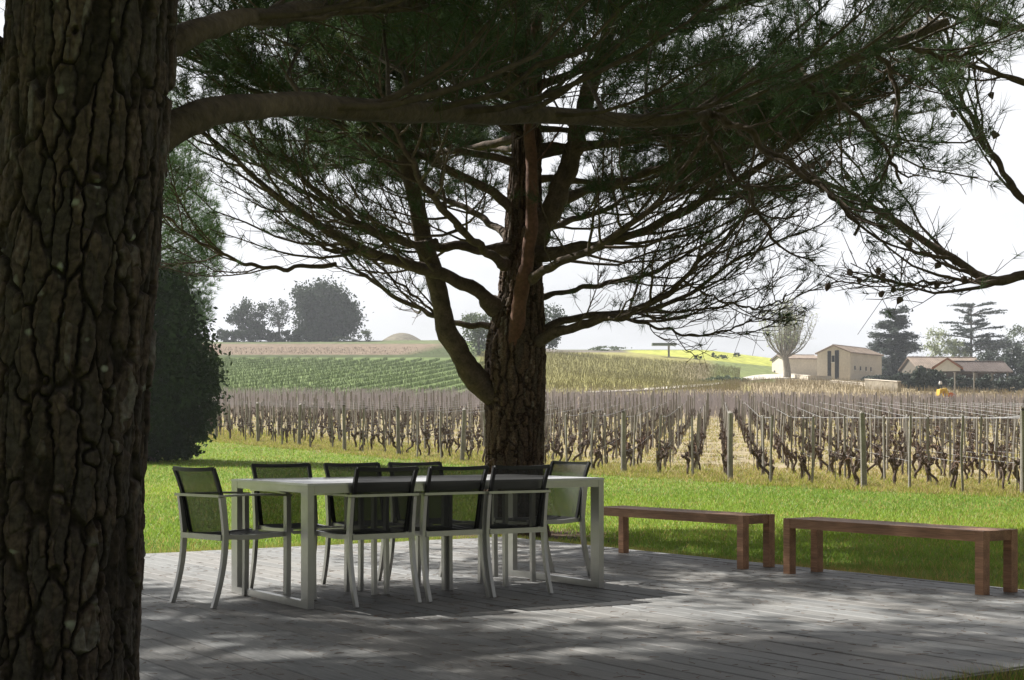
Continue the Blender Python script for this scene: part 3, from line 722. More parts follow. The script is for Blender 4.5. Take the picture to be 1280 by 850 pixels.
# --- the near pine, its trunk fills the left of the picture
NX,NY=-1.264,3.82
def near_pine():
    root=empty('pine_tree',(NX,NY,GZ)); tag(root,'thick pine trunk with plated bark close by on the left, limb reaching right','tree')
    y=NY
    def cx(u): return (u-640)/F*y-NX
    path=[(0,-.02,0,.30),(.12,-.01,0,.265),(.45,cx(52),0,.242),(1.0,cx(67),0,.230),(1.4,cx(82),0,.219),(1.85,cx(100),0,.213),(2.1,cx(112),0,.211),(2.4,cx(122),0,.208),(3.2,cx(150),.02,.19),(4.5,cx(185),.05,.16),(6.5,cx(215),.1,.10),(8.2,cx(230),.1,.04)]
    hz=np.concatenate([np.linspace(0,.4,40),np.linspace(.403,2.45,1000),np.linspace(2.47,8.2,260)])
    bark_trunk('trunk',hz,path,860,.042,.098,.0150,M['bark_near'],root,lichen=.0,knots=[(1.79,R(-92),.045),(2.02,R(-70),.02),(2.06,R(-112),.02)])
    def P(u,v,Y): q=at(u,v,Y); return (q[0]-NX,q[1]-NY,q[2]-GZ)
    LI=[
     ([P(150,185,3.85),P(205,168,3.95),P(250,146,4.05),P(310,134,4.3),P(400,131,4.8),P(500,138,5.3),P(600,143,5.9),P(700,145,6.5),P(800,151,7.1),P(870,146,7.6),P(940,124,8.1),P(1010,98,8.5),P(1090,66,8.9),P(1180,28,9.3)],.046,.028,{'sec':13,'t0':.30,'up':.5,'wob':.006,'slen':1.15,'mat':M['near_limb'],'lab':'long level limb crossing the picture'}),
     ([P(190,90,3.9),P(222,50,4.0),P(270,32,4.2),P(340,20,4.6),P(430,10,5.1),P(540,-2,5.7),P(650,-30,6.4),P(800,-70,7.3)],.038,.020,{'sec':12,'t0':.35,'up':.3,'wob':.006,'mat':M['near_limb'],'slen':1.0}),
     ([P(880,140,7.7),P(930,165,7.6),P(985,205,7.5),P(1040,245,7.4),P(1075,290,7.4)],.022,.008,{'sec':16,'t0':.2,'fol':1.0,'slen':.55,'tl':.8,'flare':False}),
     ([P(880,150,7.7),P(905,200,7.7),P(940,255,7.6),P(975,310,7.6)],.018,.007,{'sec':16,'t0':.3,'fol':1.0,'slen':.5,'tl':.75,'flare':False}),
     ([P(1100,62,9.0),P(1120,120,9.0),P(1118,180,8.9),P(1100,235,8.9)],.018,.007,{'sec':18,'t0':.1,'fol':1.0,'slen':.6,'tl':.75,'flare':False}),
     ([P(1000,100,8.4),P(1050,130,8.3),P(1095,170,8.2),P(1130,230,8.2)],.02,.008,{'sec':16,'t0':.1,'fol':1.0,'slen':.55,'tl':.8,'flare':False}),
     ([P(1080,68,8.9),P(1120,60,9.0),P(1190,70,9.2),P(1240,60,9.4)],.02,.008,{'sec':16,'t0':.1,'fol':1.0,'slen':.7,'flare':False}),
     ([P(-5,66,3.85),P(-60,40,3.6),P(-140,10,3.4),P(-260,-60,3.3)],.035,.015,{'sec':6,'t0':.4}),
    ]
    LI+=whorl(.18,.02,2.95,4.2,11,5.6,5.2,.32,.34,.06,az0=1.2,seed=11)
    LI+=whorl(.25,.05,4.2,7.6,26,5.2,2.4,.3,.8,.05,seed=12)
    def fol(p,t3,t):
        r=math.hypot(p[0],p[1])
        if p[2]<2.7: return .16 if p[0]<3 else .8
        return .9 if r>.9 else .4
    n=pine_crown(root,LI,None,fol,sec_n=13,sec_len=1.2,tw_n=8,tuft_n=17,nlen=.125,nwid=.0040,twig_r=.0034,minz=2); print('near pine tufts',n)
M['near_limb']=mat('mossy_limb_bark',(.080,.062,.042),.95,noise=[(3,.35),(26,.35)],bump=1.0,bscale=38)
near_pine()

# --- pine out of the frame on the right: bare, cone hung branches reach in
def side_pine(name_label,x,y,zc,zt,n,l0,l1,extra,folf,seed,cones=False,secn=11,fl=.115,col=(1,1,1),r=.2):
    root=empty('pine_tree',(x,y,GZ)); tag(root,name_label,'tree')
    hz=np.linspace(0,zt,300); bark_trunk('trunk',hz,[(0,0,0,r*1.3),(.3,0,0,r*1.05),(2,.03,0,r),(zt*.6,.08,.05,r*.6),(zt,.1,.1,.03)],180,.07,.2,.022,M['bark_mid'],root)
    LI=[([(a-x,b-y,c-GZ) for a,b,c in q],r0,r1,op) for q,r0,r1,op in extra]
    LI+=whorl(.05,.03,zc,zt-.6,n,l0,l1,.25,.8,.05,seed=seed)
    print(name_label[:20],pine_crown(root,LI,None,folf,sec_n=secn,sec_len=1.2,tw_n=8,tuft_n=14,nlen=fl,nwid=.0045,twig_r=.0042,cones=cones,col=col))
ex=[
 ([at(1480,250,10.6),at(1380,330,10.7),at(1290,346,10.8),at(1240,350,10.8),at(1200,332,10.9),at(1155,300,11.0),at(1105,265,11.1),at(1055,240,11.2),at(1000,213,11.3),at(940,175,11.4)],.050,.010,{'sec':13,'t0':.25,'fol':1,'wob':.008,'tl':.62,'slen':1.2,'up':.05,'flare':False,'lab':'bare drooping branch reaching in from the right'}),
 ([at(1400,300,10.7),at(1290,255,10.9),at(1250,212,11.0),at(1222,165,11.1),at(1195,100,11.2),at(1180,30,11.3)],.034,.010,{'sec':13,'t0':.2,'fol':1,'wob':.008,'tl':.62,'slen':1.1,'flare':False}),
 ([at(1400,150,10.9),at(1300,110,11.0),at(1240,90,11.0),at(1185,80,11.1),at(1130,100,11.2)],.028,.009,{'sec':12,'t0':.2,'fol':1,'wob':.008,'tl':.62,'slen':.9,'flare':False}),
 ([at(1240,350,10.8),at(1190,352,10.5),at(1130,352,10.3),at(1085,345,10.1)],.012,.006,{'sec':14,'t0':.1,'fol':.5,'slen':.6,'flare':False}),
 ([at(1400,60,11),at(1300,40,11.2),at(1200,20,11.4),at(1100,-10,11.6)],.03,.010,{'sec':12,'t0':.2,'fol':12,'flare':False,'tl':.7}),
]
side_pine('pine mostly outside the picture, its bare twigs hanging in at the upper right',6.6,10.8,4.8,9.5,26,4.6,2.2,ex,lambda p,t3,t:(.9 if p[2]>4.6 else .07),31,cones=True)
side_pine('pine just outside the left of the picture shading the deck',-5.6,9.0,3.9,9.4,60,5.2,2.6,[],lambda p,t3,t:1.0,41,fl=.17)  # unseen pine added for its shade, crown thickened to darken the deck

# ------------------------------------------------------------------ leafy trees
def crown_pts(n, lobes, shell=.55):
    """points spread through ellipsoid lobes, denser to the outside, in clumps"""
    out=[]; wsum=sum(l[3]*l[4]*l[5] for l in lobes)
    for (x,y,z,a,b,c) in lobes:
        k=int(n*a*b*c/wsum); nc=max(14,k//60)
        d=rng.normal(size=(nc,3)); d/=np.linalg.norm(d,axis=1)[:,None]; r=shell+(1-shell)*rng.random((nc,1))**.6
        cc=d*r; idx=rng.integers(0,nc,k); p=cc[idx]+rng.normal(size=(k,3))*.17
        out.append(p*np.array([a,b,c])+np.array([x,y,z]))
    return np.concatenate(out)
def leafy(name, base, lobes, n, size, material, label, cat='tree', trunk=None, group=None, tintvar=.35, limbs=10, flat=0):
    root=empty(name,base); tag(root,label,cat,group)
    P=crown_pts(n,lobes); g=(1-tintvar+2*tintvar*vnoise(P[:,0]*.9+3,P[:,1]*.9,P[:,2]*.9))[:,None]*(.8+.4*rng.random((len(P),1)))
    s=Soup(); s.leaves(P,size,np.repeat(g,3,1),flat); s.build('crown',material,root)
    if trunk:
        h,r=trunk; s=Soup(); z=np.linspace(-.1,h,8); s.tube(np.column_stack([.06*np.sin(z),.05*np.cos(z*1.3),z]),np.linspace(r*1.2,r*.45,8),9,rough=.08)
        for k in range(limbs):
            l=lobes[k%len(lobes)]; e=np.array(l[:3])+rng.normal(size=3)*np.array(l[3:])*.45; a=np.array([0,0,h*(.45+.5*rng.random())])
            s.tube(smoothline([a,(a+e)/2+[0,0,-.06*h],e],8),np.linspace(r*.42,r*.08,8),5,rough=.1)
        s.build('trunk',M['bark_plain'],root,True)
    return root

# evergreen shrub and the feathery pine above it, left of the table on the lawn
base=hit(190,577,25,60); sx,sy,sz=base
k=sy/F
def loc_(u,v,dy=0): q=at(u,v,sy+dy); return q-base
lb=[]
for (u,v,du,dv) in ((228,455,46,72),(238,505,30,42),(196,470,52,92),(170,420,60,90),(215,500,50,60),(200,545,48,34),(225,455,38,60),(195,385,45,55),(165,540,60,40)):
    q=loc_(u,v); lb.append((q[0],rng.normal()*.4,q[2],du*k,du*k*.9,dv*k))
leafy('evergreen_shrub',base,lb,36000,.17,M['leaf_dark'],'dark rounded evergreen shrub on the lawn behind the near trunk','shrub',trunk=(2.2,.16),limbs=16)
root=empty('pine_tree',(sx-1.6,sy+1.9,float(ground_z(sx-1.6,sy+1.9)))); tag(root,'soft pale green pine rising behind the dark shrub at the left','tree')
b2=np.array(root.location); LI=[]
s=Soup(); zz=np.linspace(0,9.2,14); s.tube(np.column_stack([.1*np.sin(zz),0*zz,zz]),np.linspace(.22,.05,14),10,rough=.06); s.build('trunk',M['limb'],root,True)
P=[];D=[]
for (u,v,du,dv) in ((235,270,42,70),(215,205,40,60),(250,335,30,50),(180,300,60,80),(205,355,55,40),(170,200,60,80),(245,390,22,26),(262,300,20,34),(150,120,80,70)):
    q=at(u,v,sy+1.9)-b2; nn=1100 if du>30 else 420
    d=rng.normal(size=(nn,3)); d/=np.linalg.norm(d,axis=1)[:,None]; rr_=rng.random((nn,1))**.4
    P.append(q+d*rr_*np.array([du*k,du*k,dv*k])*1.0); D.append(d*.5+np.array([0,0,.6]))
P=np.concatenate(P);D=np.concatenate(D);D/=np.linalg.norm(D,axis=1)[:,None]
g=(.75+.6*vnoise(P[:,0]*1.2,P[:,1]*1.2,P[:,2]*1.2))[:,None]*np.array([2.3,2.5,2.0])
s=Soup(); s.needles(P,D,9,.26,.013,.9,g); s.build('foliage',M['needles'],root)
s=Soup()
for i in rng.integers(0,len(P),70):
    e=P[i]; a=np.array([0,0,max(1.0,e[2]-.8-rng.random()*.8)]); s.tube(smoothline([a,(a+e)/2+[0,0,-.1],e],7),np.linspace(.045,.010,7),4)
s.build('limb',M['limb'],root)

def far_at(u,v):
    ys=np.linspace(100,400,3000); xs=(u-U0)/F*ys; g=ground_z(xs,ys); vv=VH-(g-H)/ys*F
    k=np.where(vv<=v)[0]; k=k[0] if len(k) else int(np.argmin(vv))
    return np.array([xs[k],ys[k],float(g[k])])
# dark wood edge on the left crest
b=far_at(405,426); kk=b[1]/F
leafy('oak_tree',b,[(0,0,36*kk,40*kk,6,34*kk),(-14*kk,0,50*kk,26*kk,5,22*kk),(18*kk,0,30*kk,26*kk,5,26*kk),(0,0,14*kk,42*kk,5,12*kk)],20000,.75,M['leaf_skyline'],'large dense dark round tree on the left skyline',trunk=(4,.4))
b=far_at(313,427)
leafy('oak_tree',b,[(0,0,34*kk,20*kk,4,18*kk),(-12*kk,0,26*kk,15*kk,4,11*kk),(8*kk,0,24*kk,14*kk,4,12*kk),(0,0,10*kk,20*kk,3,8*kk)],5200,.62,M['leaf_skyline'],'smaller open crowned tree leftmost on the skyline ridge',trunk=(5,.3),limbs=14)
b=far_at(349,427)
leafy('oak_tree',b,[(0,0,38*kk,13*kk,3,15*kk),(0,0,26*kk,12*kk,3,9*kk)],1700,.45,M['leaf_skyline'],'thin half bare tree on the ridge between two darker trees',trunk=(6,.32),limbs=22)
b=far_at(300,427.5)
leafy('hedge',b,[((i*11-24)*kk,0,(6+rng.random()*3)*kk,10*kk,2,8*kk) for i in range(13)],9000,.6,M['leaf_skyline'],'low dark hedge along the left ridge under the trees','hedge')
b=far_at(676,440); kk=b[1]/F
leafy('oak_tree',b,[(14*kk,0,36*kk,17*kk,4,22*kk),(6*kk,0,20*kk,16*kk,4,16*kk)],2600,.6,M['leaf_skyline'],'dark rounded tree peeping out right of the big pine trunk',trunk=(4,.3))
b=far_at(598,444); kk=b[1]/F
leafy('ash_tree',b,[(0,0,34*kk,22*kk,4,20*kk),(6*kk,0,18*kk,20*kk,4,16*kk)],2600,.55,M['leaf_mid'],'green tree glimpsed between the forks of the big pine',trunk=(5,.3))
for (u,w_,h_,lab) in ((432,16,6,'low bush right of the big dark skyline tree'),(455,9,13,'small pale bush on the crest, left of the mound'),(760,22,5,'low bush on the crest behind the rape field')):
    b=far_at(u,427 if u<600 else 438.5); kk=b[1]/F
    leafy('bush',b,[(0,0,h_*.5*kk,w_*kk,2,h_*.6*kk)],500,.45,M['leaf_mid'],lab,'bush')
for i,(u,v,w_) in enumerate(((872,449,5),(904,449,8),(921,446,4),(892,446,3))):
    b=far_at(u,v); kk=b[1]/F
    leafy('bush',b,[(0,0,2.2*kk,w_*kk,1.5,2.6*kk)],260,.35,M['leaf_skyline'],'small dark bush at the lower edge of the yellow rape field','bush',group='bushes by the rape field')
b=far_at(893,478); kk=b[1]/F
leafy('hedge',b,[(i*9*kk,0,3*kk,9*kk,2,(3+1.5*math.sin(i))*kk) for i in range(-1,5)],1500,.4,M['leaf_mid'],'low green and rust hedge where the track bends','hedge')

# signboard like flat canopy on one post
b=far_at(836,446); kk=b[1]/F; root=empty('field_shelter',b); tag(root,'flat green canopy on a single post at the edge of the yellow field','shelter')
s=Soup(); s.box((-.22,-.2,-.3),(.22,.2,14*kk)); s.build('post',M['post'],root)
s=Soup(); s.box((-21*kk,-1.2,14*kk+.002),(9*kk,1.2,17*kk)); s.build('roof',mat('dull_green_sheet',(.13,.16,.12),.7),root)

# vase shaped pollard in front of the barns
b=far_at(984,472.5); kk=b[1]/F; root=empty('lime_tree',b); tag(root,'pale vase shaped tree just coming into leaf before the barns','tree')
s=Soup(); s.tube(smoothline([(0,0,-.3),(-.2*kk,0,10*kk),(-2*kk,0,24*kk),(-4*kk,0,30*kk)],8),np.linspace(5.0*kk,3.6*kk,8),10,rough=.05)
A_=[];B_=[];r0_=[];r1_=[];LP=[]
for i in range(34):
    az=rng.random()*6.283; el=rng.random()**.55; R_=el*39*kk
    end=np.array([math.cos(az)*R_-.5*kk,math.sin(az)*R_*.8,(98-26*el**2+rng.normal()*3)*kk]); p0=np.array([-3*kk+math.cos(az)*3*kk,math.sin(az)*2*kk,26*kk])
    mid=p0*.35+end*.65; mid[2]-=7*kk; mid[:2]*=1.12
    q=smoothline([p0,mid*.55+p0*.45+[math.cos(az)*2*kk,0,-3*kk],mid,end],10); s.tube(q,np.linspace(1.0*kk,.16*kk,10),4)
    for j in range(46):
        x=(.25+.75*rng.random())*9; i0=min(int(x),8); a=q[i0]+(q[i0+1]-q[i0])*(x-i0); d=rng.normal(size=3); d[2]=abs(d[2])*1.2+.5; d/=np.linalg.norm(d); l=(4+8*rng.random())*kk
        A_.append(a);B_.append(a+d*l);r0_.append(.16*kk);r1_.append(.06*kk)
        for _ in range(2): LP.append(a+d*l*(.3+.7*rng.random())+rng.normal(size=3)*.12)
s.cones(np.array(A_),np.array(B_),np.array(r0_),np.array(r1_)); s.build('trunk',M['bark_pale'],root,True)
s=Soup(); LP=np.array(LP); s.leaves(LP,.34,np.repeat((.8+.5*rng.random((len(LP),1))),3,1)); s.build('crown',M['leaf_pale'],root)

# cedars: shelves of foliage on level limbs
def cedar(u,v,htpx,shelves,label,lean=0,trunk_r=2.2,dens=1.0,inner=0.0):
    b=far_at(u,v); kk=b[1]/F; root=empty('cedar_tree',b); tag(root,label,'tree')
    s=Soup(); s.tube(smoothline([(0,0,-.5),(lean*.3*kk,0,htpx*.5*kk),(lean*kk,0,htpx*kk)],9),np.linspace(trunk_r*kk,.5*kk,9),9,rough=.05)
    LPs=[]
    for (zf,left,right,th) in shelves:
        z=zf*kk
        for j in range(8):
            az=j*.785+rng.normal()*.5; ca=math.cos(az); fz=.55+.75*rng.random(); L_=((right if ca>0 else left)*abs(ca)+.45*(left+right)/2*abs(math.sin(az)))*kk*fz*1.1
            end=np.array([math.cos(az)*L_,math.sin(az)*L_*1.0,z+rng.normal()*3.0*kk+ .06*L_]); a=np.array([lean*kk*zf/htpx,0,z-3*kk])
            q=smoothline([a,(a+end)/2+[0,0,1.2*kk],end],7); s.tube(q,np.linspace(.8*kk,.16*kk,7),4)
            m_=int((60+10*L_/kk)*dens); t_=inner+(1-inner)*rng.random(m_)**.7; p=a[None]*(1-t_[:,None])+end[None]*t_[:,None]; p[:,2]+= (1.2*kk)*4*t_*(1-t_)*.5
            wd=(1.0+3.2*t_)*kk
            p+=np.column_stack([rng.normal(size=m_)*wd*.7,rng.normal(size=m_)*wd*.8,rng.normal(size=m_)*th*kk*.5]); LPs.append(p)
    s.build('trunk',M['bark_plain'],root,True); P=np.concatenate(LPs)
    s=Soup(); g=.7+.6*rng.random((len(P),1)); s.leaves(P,.62,np.repeat(g,3,1),.6); s.build('crown',M['leaf_cedar'],root)
M['leaf_cedar']=mat('cedar_needles',(.050,.068,.050),.7,tint=True,trans=.2)
rs_=np.random.default_rng(5)
sh_=[(z_+rs_.normal()*1.2,(10+.44*(91-z_))*(.6+.8*rs_.random()),(9+.42*(91-z_))*(.6+.8*rs_.random()),1.6+.045*(91-z_)) for z_ in np.linspace(88,6,12)]
cedar(1119,476,91,sh_,'broad dark cedar with level shelves right of the stone barn',trunk_r=2.8,dens=.95)
cedar(1214,470,94,[(93,30,16,1.0),(84,14,32,1.0),(72,36,16,1.2),(64,16,40,1.3),(55,44,30,1.6),(46,26,46,2.0),(38,30,52,3.0)],'taller sparse cedar with a bare upright trunk behind the tiled shed',trunk_r=2.2,dens=.55,inner=.3)
for (u,v,lb,n_,mt,lab) in (
  (1172,472,[(0,0,44,17,8,18),(-12,0,32,14,8,14),(12,0,34,14,6,12)],1900,'leaf_pale','light green tree between the two cedars'),
  (1232,474,[(0,0,34,20,8,20),(10,0,22,20,8,16)],3000,'leaf_mid','mid green tree crowding behind the tiled shed roof'),
  (1199,474,[(0,0,38,12,6,14),(3,0,26,12,6,10)],1000,'leaf_pale','yellowish budding tree just left of the sparse cedar trunk'),
  (1278,478,[(0,0,52,24,8,20),(-14,0,36,18,7,16),(12,0,34,22,7,20)],2600,'leaf_mid','green leafy tree at the right edge behind the shed'),
  (1247,486,[(0,0,30,22,8,18),(-16,0,20,18,7,16),(18,0,22,22,7,18),(4,0,12,34,7,10),(22,0,34,16,6,18)],5200,'leaf_cedar','wide dark tree mass right of the tiled shed')):
    b=far_at(u,v); kk=b[1]/F
    leafy('ash_tree',b,[(a*kk,0,c*kk,d*kk,d*.7*kk,f*kk) for a,_,c,d,e,f in lb],n_,.55,M[mt],lab,trunk=(3.5,.3))
for (u,v,lb,lab) in ((1159,489,[(0,0,14,17,5,15),(10,0,9,14,5,9),(-12,0,10,12,5,10)],'dark shrub in front of the little gabled house'),(1135,485,[(0,0,10,14,5,10),(-12,0,7,12,5,8)],'dark shrub between the broad cedar and the garden wall'),
                     (1250,492,[(i*13,0,9+2*abs(i%3),13,5,9) for i in range(-4,5)],'dark clipped hedge along the foot of the shed and trees'),
                     (1096,478,[(0,0,4,16,4,4)],'low dark shrub under the broad cedar')):
    b=far_at(u,v); kk=b[1]/F
    leafy('shrub',b,[(a*kk,0,c*kk,d*kk,d*.4*kk,f*kk) for a,_,c,d,e,f in lb],3200,.5,M['leaf_cedar'],lab,'shrub')

# ------------------------------------------------------------------ buildings
def gable_house(name,b,rz,wd,ln,eave,ridge,label,roofmat,wallmat,openings,cat='building',over=.35,body=True):
    """gable end on local -y face at y=0, ridge runs along +y"""
    root=empty(name,b,rz); tag(root,label,cat)
    if body:
        s=Soup(); x=wd/2; V=[(-x,0,-1),(x,0,-1),(x,0,eave),(0,0,ridge),(-x,0,eave),(-x,ln,-1),(x,ln,-1),(x,ln,eave),(0,ln,ridge),(-x,ln,eave)]
        s.add(V,[(0,1,2,4),(1,6,7,2),(6,5,9,7),(5,0,4,9)]); s.add(V,[(4,2,3),(9,8,7)]); s.build('wall',wallmat,root)
    s=Soup(); x=wd/2; sl=(ridge-eave)/x
    for sg in (-1,1):
        a=np.array([sg*(x+over),-over,eave-sl*over+.02]); r=np.array([0,-over,ridge+.02]); dy=np.array([0,ln+2*over,0]); up=np.array([0,0,.22])
        V=[a,r,r+dy,a+dy,a+up,r+up,r+dy+up,a+dy+up]; s.add(V,[(0,1,2,3),(4,5,6,7),(0,1,5,4),(1,2,6,5),(2,3,7,6),(3,0,4,7)])
        n=int((ln+2*over)/.45)                      # tile rolls
        for i in range(n+1):
            o=dy*i/n; s.tube([a+up+o,r+up+o],.07,4)
    s.tube([np.array([0,-over,ridge+.25]),np.array([0,ln+over,ridge+.25])],.14,6); s.build('roof',roofmat,root)
    for (kind,face,c,z0,z1,ww) in openings:
        f=Soup(); g_=Soup()
        if face=='gable': lo=(c-ww/2,-.06,z0); hi=(c+ww/2,.02,z1)
        elif face=='side': lo=(wd/2-.02,c-ww/2,z0); hi=(wd/2+.06,c+ww/2,z1)
        else: lo=(-wd/2-.06,c-ww/2,z0); hi=(-wd/2+.02,c+ww/2,z1)
        f.box(lo,hi); o=f.build(kind,M['dark'],root)
        g_.box((lo[0]-.1,lo[1]-.1 if face=='gable' else lo[1]-.12,z0-.16),(hi[0]+.1,hi[1]+(0 if face=='gable' else .12),z0-.002)); g_.build('sill',M['white'],o)
    return root
b=far_at(1042,474.5); kk=b[1]/F; RZ=R(-34)
ax=np.array([math.cos(RZ),math.sin(RZ)])
# the tall barn: gable faces left-front, long wall faces right-front
W_=9.0; e_=33*kk; rg=42*kk
root=gable_house('stone_barn',b,R(-38),W_*.82,15.5,e_,rg,'cream stone barn with pitched roof and tall dark gable openings',M['rtile'],M['stone'],
 [('window','side',2.2,12*kk,17*kk,.55),('window','side',4.9,12*kk,17*kk,.55),('window','side',7.6,12*kk,17*kk,.55),('window','side',10.0,12*kk,17*kk,.55),
  ('door','gable',-.95,.3*kk,36*kk,.8),('door','gable',.75,.3*kk,36.5*kk,.9),('window','gable',-.1,22*kk,30*kk,.6)])
b2=far_at(1003,471.5); b2=b2+np.array([-2.0,4.0,0]); kk=b2[1]/F
root=gable_house('stone_outbuilding',b2,R(52),8,8.2,24*kk,29*kk,'long low pinkish stone building behind the pale vase shaped tree',M['rtile'],M['stone'],[('window','gable',-2.2,4*kk,11*kk,.8)],)
root.rotation_euler=(0,0,R(-80)); root.location=(far_at(968,472)[0]+8.6,b2[1]+4.5,b2[2])
b=far_at(1150,480); b=b+np.array([0,8,0]); kk=b[1]/F
gable_house('farmhouse',b,R(-82),9,14,20*kk,34*kk,'low farmhouse with long tiled roof behind the broad cedar',M['rtile'],mat('tree_shaded_render',(.14,.12,.095),.9),[('window','side',4,5*kk,12*kk,.9),('window','side',9,5*kk,12*kk,.9)])  # wall colour darkened to carry the shade of the trees around it
b=far_at(1184,486); kk=b[1]/F
rt=gable_house('small_gabled_house',b,R(-14),4.2,6,27*kk,37*kk,'small house end with a white gable under orange barge boards',M['rtile'],mat('timber_dark',(.075,.062,.052),.9,noise=[(2,.3)]),[('door','gable',.3,1*kk,15*kk,1.2)])
s=Soup(); s.add([(-2.09,-.02,22*kk),(2.09,-.02,22*kk),(2.09,-.02,27*kk),(0,-.02,36.8*kk),(-2.09,-.02,27*kk),(-2.09,-.004,22*kk),(2.09,-.004,22*kk),(2.09,-.004,27*kk),(0,-.004,36.8*kk),(-2.09,-.004,27*kk)],[(0,1,2,4),(0,1,6,5)]); s.add([(-2.09,-.02,27*kk),(2.09,-.02,27*kk),(0,-.02,36.8*kk)],[(0,1,2)]); s.build('gable_panel',M['white'],rt)
for sg in (-1,1):
    s=Soup(); s.bar([(sg*2.5,-.37,27*kk-.35),(0,-.37,37*kk+.12)],.05,.28,(0,1,0)); s.build('barge_board',mat('orange_barge',(.30,.13,.07),.8),rt)
# open tiled shed on posts
b=far_at(1213,487); kk=b[1]/F; root=gable_house('open_shed',b,R(-80),5.5,9.5,22*kk,34*kk,'open timber shed with a dark tiled roof beside the gabled house',M['dtile'],M['white'],[],body=False)
root.location=b+np.array([-3.2,1.0,0])
for i in range(4):
    for sx_ in (-1,1):
        s=Soup(); s.box((sx_*2.5-.12,.3+i*2.9,-.5),(sx_*2.5+.12,.54+i*2.9,22*kk-.02)); s.build('post',M['post'],root)
s=Soup(); s.box((-2.6,.3,-.5),(-2.4,9.2,21*kk)); s.build('back_wall',M['vine'],root)
# walls
def wall_run(name,pu,h,th,material,label,cat='wall'):
    P_=[far_at(u,v) for u,v in pu]; o=P_[0].copy(); root=empty(name,o); tag(root,label,cat); s=Soup(); cp=Soup()
    for a,c in zip(P_[:-1],P_[1:]):
        a=a-o; c=c-o; d=(c-a); d[2]=0; d/=np.linalg.norm(d); n=np.array([-d[1],d[0],0])*th/2; z=np.array([0,0,h]); dn=np.array([0,0,-.5])
        V=[a-n+dn,c-n+dn,c+n+dn,a+n+dn,a-n+z,c-n+z,c+n+z,a+n+z]; s.add(V,[(0,1,5,4),(1,2,6,5),(2,3,7,6),(3,0,4,7),(4,5,6,7)])
        n2=n*1.3; V=[a-n2+z,c-n2+z,c+n2+z,a+n2+z]; V=V+[x+np.array([0,0,.09]) for x in V]; cp.add([np.array(x)+[0,0,.003] for x in V],[(0,3,2,1),(4,5,6,7),(0,1,5,4),(1,2,6,5),(2,3,7,6),(3,0,4,7)])
    s.build('wall',material,root); cp.build('coping',M['stone'],root)
wall_run('stone_wall',((1083,486.5),(1124,490)),9*.155,.5,M['wallstone'],'stretch of pale garden wall below the broad cedar')
wall_run('low_wall',((1040,478.5),(1075,481.5),(1110,486.5)),.35,.5,M['stone'],'very low pale kerb wall sloping down in front of the barn')
wall_run('terrace_wall',((990,472.5),(1012,475),(1038,475.5)),.75,.6,M['stone'],'short terrace wall between the pale tree and the barn')
for u in (1193.5,1217.5):
    b=far_at(u,492); s=Soup(); s.tube([(0,0,-.3),(0,0,2.9)],.10,7); s.box((-.13,-.13,2.9),(.13,.13,2.98)); o=s.build('pole',M['post'],loc=tuple(b)); tag(o,'slim pale pole, '+('left' if u<1200 else 'right')+' one of the pair in front of the dark hedge','pole')

# ------------------------------------------------------------------ vineyard
def vine_mesh(seed, canes=True, stake=False):
    r=np.random.default_rng(seed); s=Soup()
    lean=r.normal(size=2)*.06; h=.40+.1*r.random()
    p=smoothline([(0,0,-.03),(r.normal()*.035,r.normal()*.035,h*.35),(lean[0]*.7+r.normal()*.03,lean[1]+r.normal()*.03,h*.72),(lean[0],lean[1],h)],8)
    s.tube(p,[.044,.036,.031,.033,.030,.036,.050,.062],7,rough=.22)
    for sg in (-1,1):
        if r.random()<.12: continue
        L_=.10+.13*r.random(); ax_=np.array([.14,.99]) if r.random()<.75 else np.array([.9,.3]); ax_=ax_/np.linalg.norm(ax_)
        e=np.array([lean[0]+sg*ax_[0]*L_,lean[1]+sg*ax_[1]*L_,h+.06+.10*r.random()])
        m_=(p[-1]+e)/2+r.normal(size=3)*.035; q=smoothline([p[-1]+[0,0,-.02],m_,e],6); s.tube(q,[.045,.036,.040,.030,.042,.036],6,rough=.28)
        # spur knuckles
        for _ in range(3):
            k_=q[r.integers(2,6)]; d=np.array([r.normal()*.5,r.normal()*.5,.8]); d/=np.linalg.norm(d); s.tube([k_,k_+d*.05,k_+d*.09],[.028,.033,.012],5,rough=.2)
            if canes:
                d2=d+r.normal(size=3)*.3; d2/=np.linalg.norm(d2); s.tube([k_+d*.06,k_+d*.06+d2*(.10+.14*r.random())],[.009,.006],3)
    if canes and r.random()<.35:
        sg=1 if r.random()<.5 else -1; a=p[-1]; q=smoothline([a,a+[sg*.03,sg*.16,.20],a+[sg*.05,sg*.42,.17],a+[sg*.07,sg*.55,.05]],8); s.tube(q,np.linspace(.011,.006,8),4,col=(1.6,1.3,1.1))
    return s
rd=np.array([.14,.99]); rd/=np.linalg.norm(rd); rn=np.array([rd[1],-rd[0]])
VP=[]; PP=[]; rowinfo=[]
for k_ in range(-66,22):
    c=k_*.90+.30
    # start where the row meets the border
    base0=rn*c; t=0
    # solve vin_d(base0+rd*t)=.7
    t0=(.75-vin_d(base0[0],base0[1]))/(rd@BN)
    jitter=rng.normal()*.25; t=t0+jitter; ts=[]
    n=0; row_start=None
    while True:
        x,y=base0+rd*t
        if y>98: break
        u=U0+x/y*F
        if 195<u<1330:
            z=float(ground_z(x,y))
            if row_start is None: row_start=(x,y)
            if n%3==0: PP.append((x+rng.normal()*.03,y,z,n==0,k_))
            if rng.random()>.08: VP.append((x+rng.normal()*.05,y+.35+rng.normal()*.22,z))
            row_end=(x,y)
        t+=1.45; n+=1
    if row_start is not None: rowinfo.append((row_start,row_end,k_))
VP=np.array(VP); order=np.argsort(VP[:,1]); VP=VP[order]
print('vines',len(VP),'posts',len(PP),'rows',len(rowinfo))
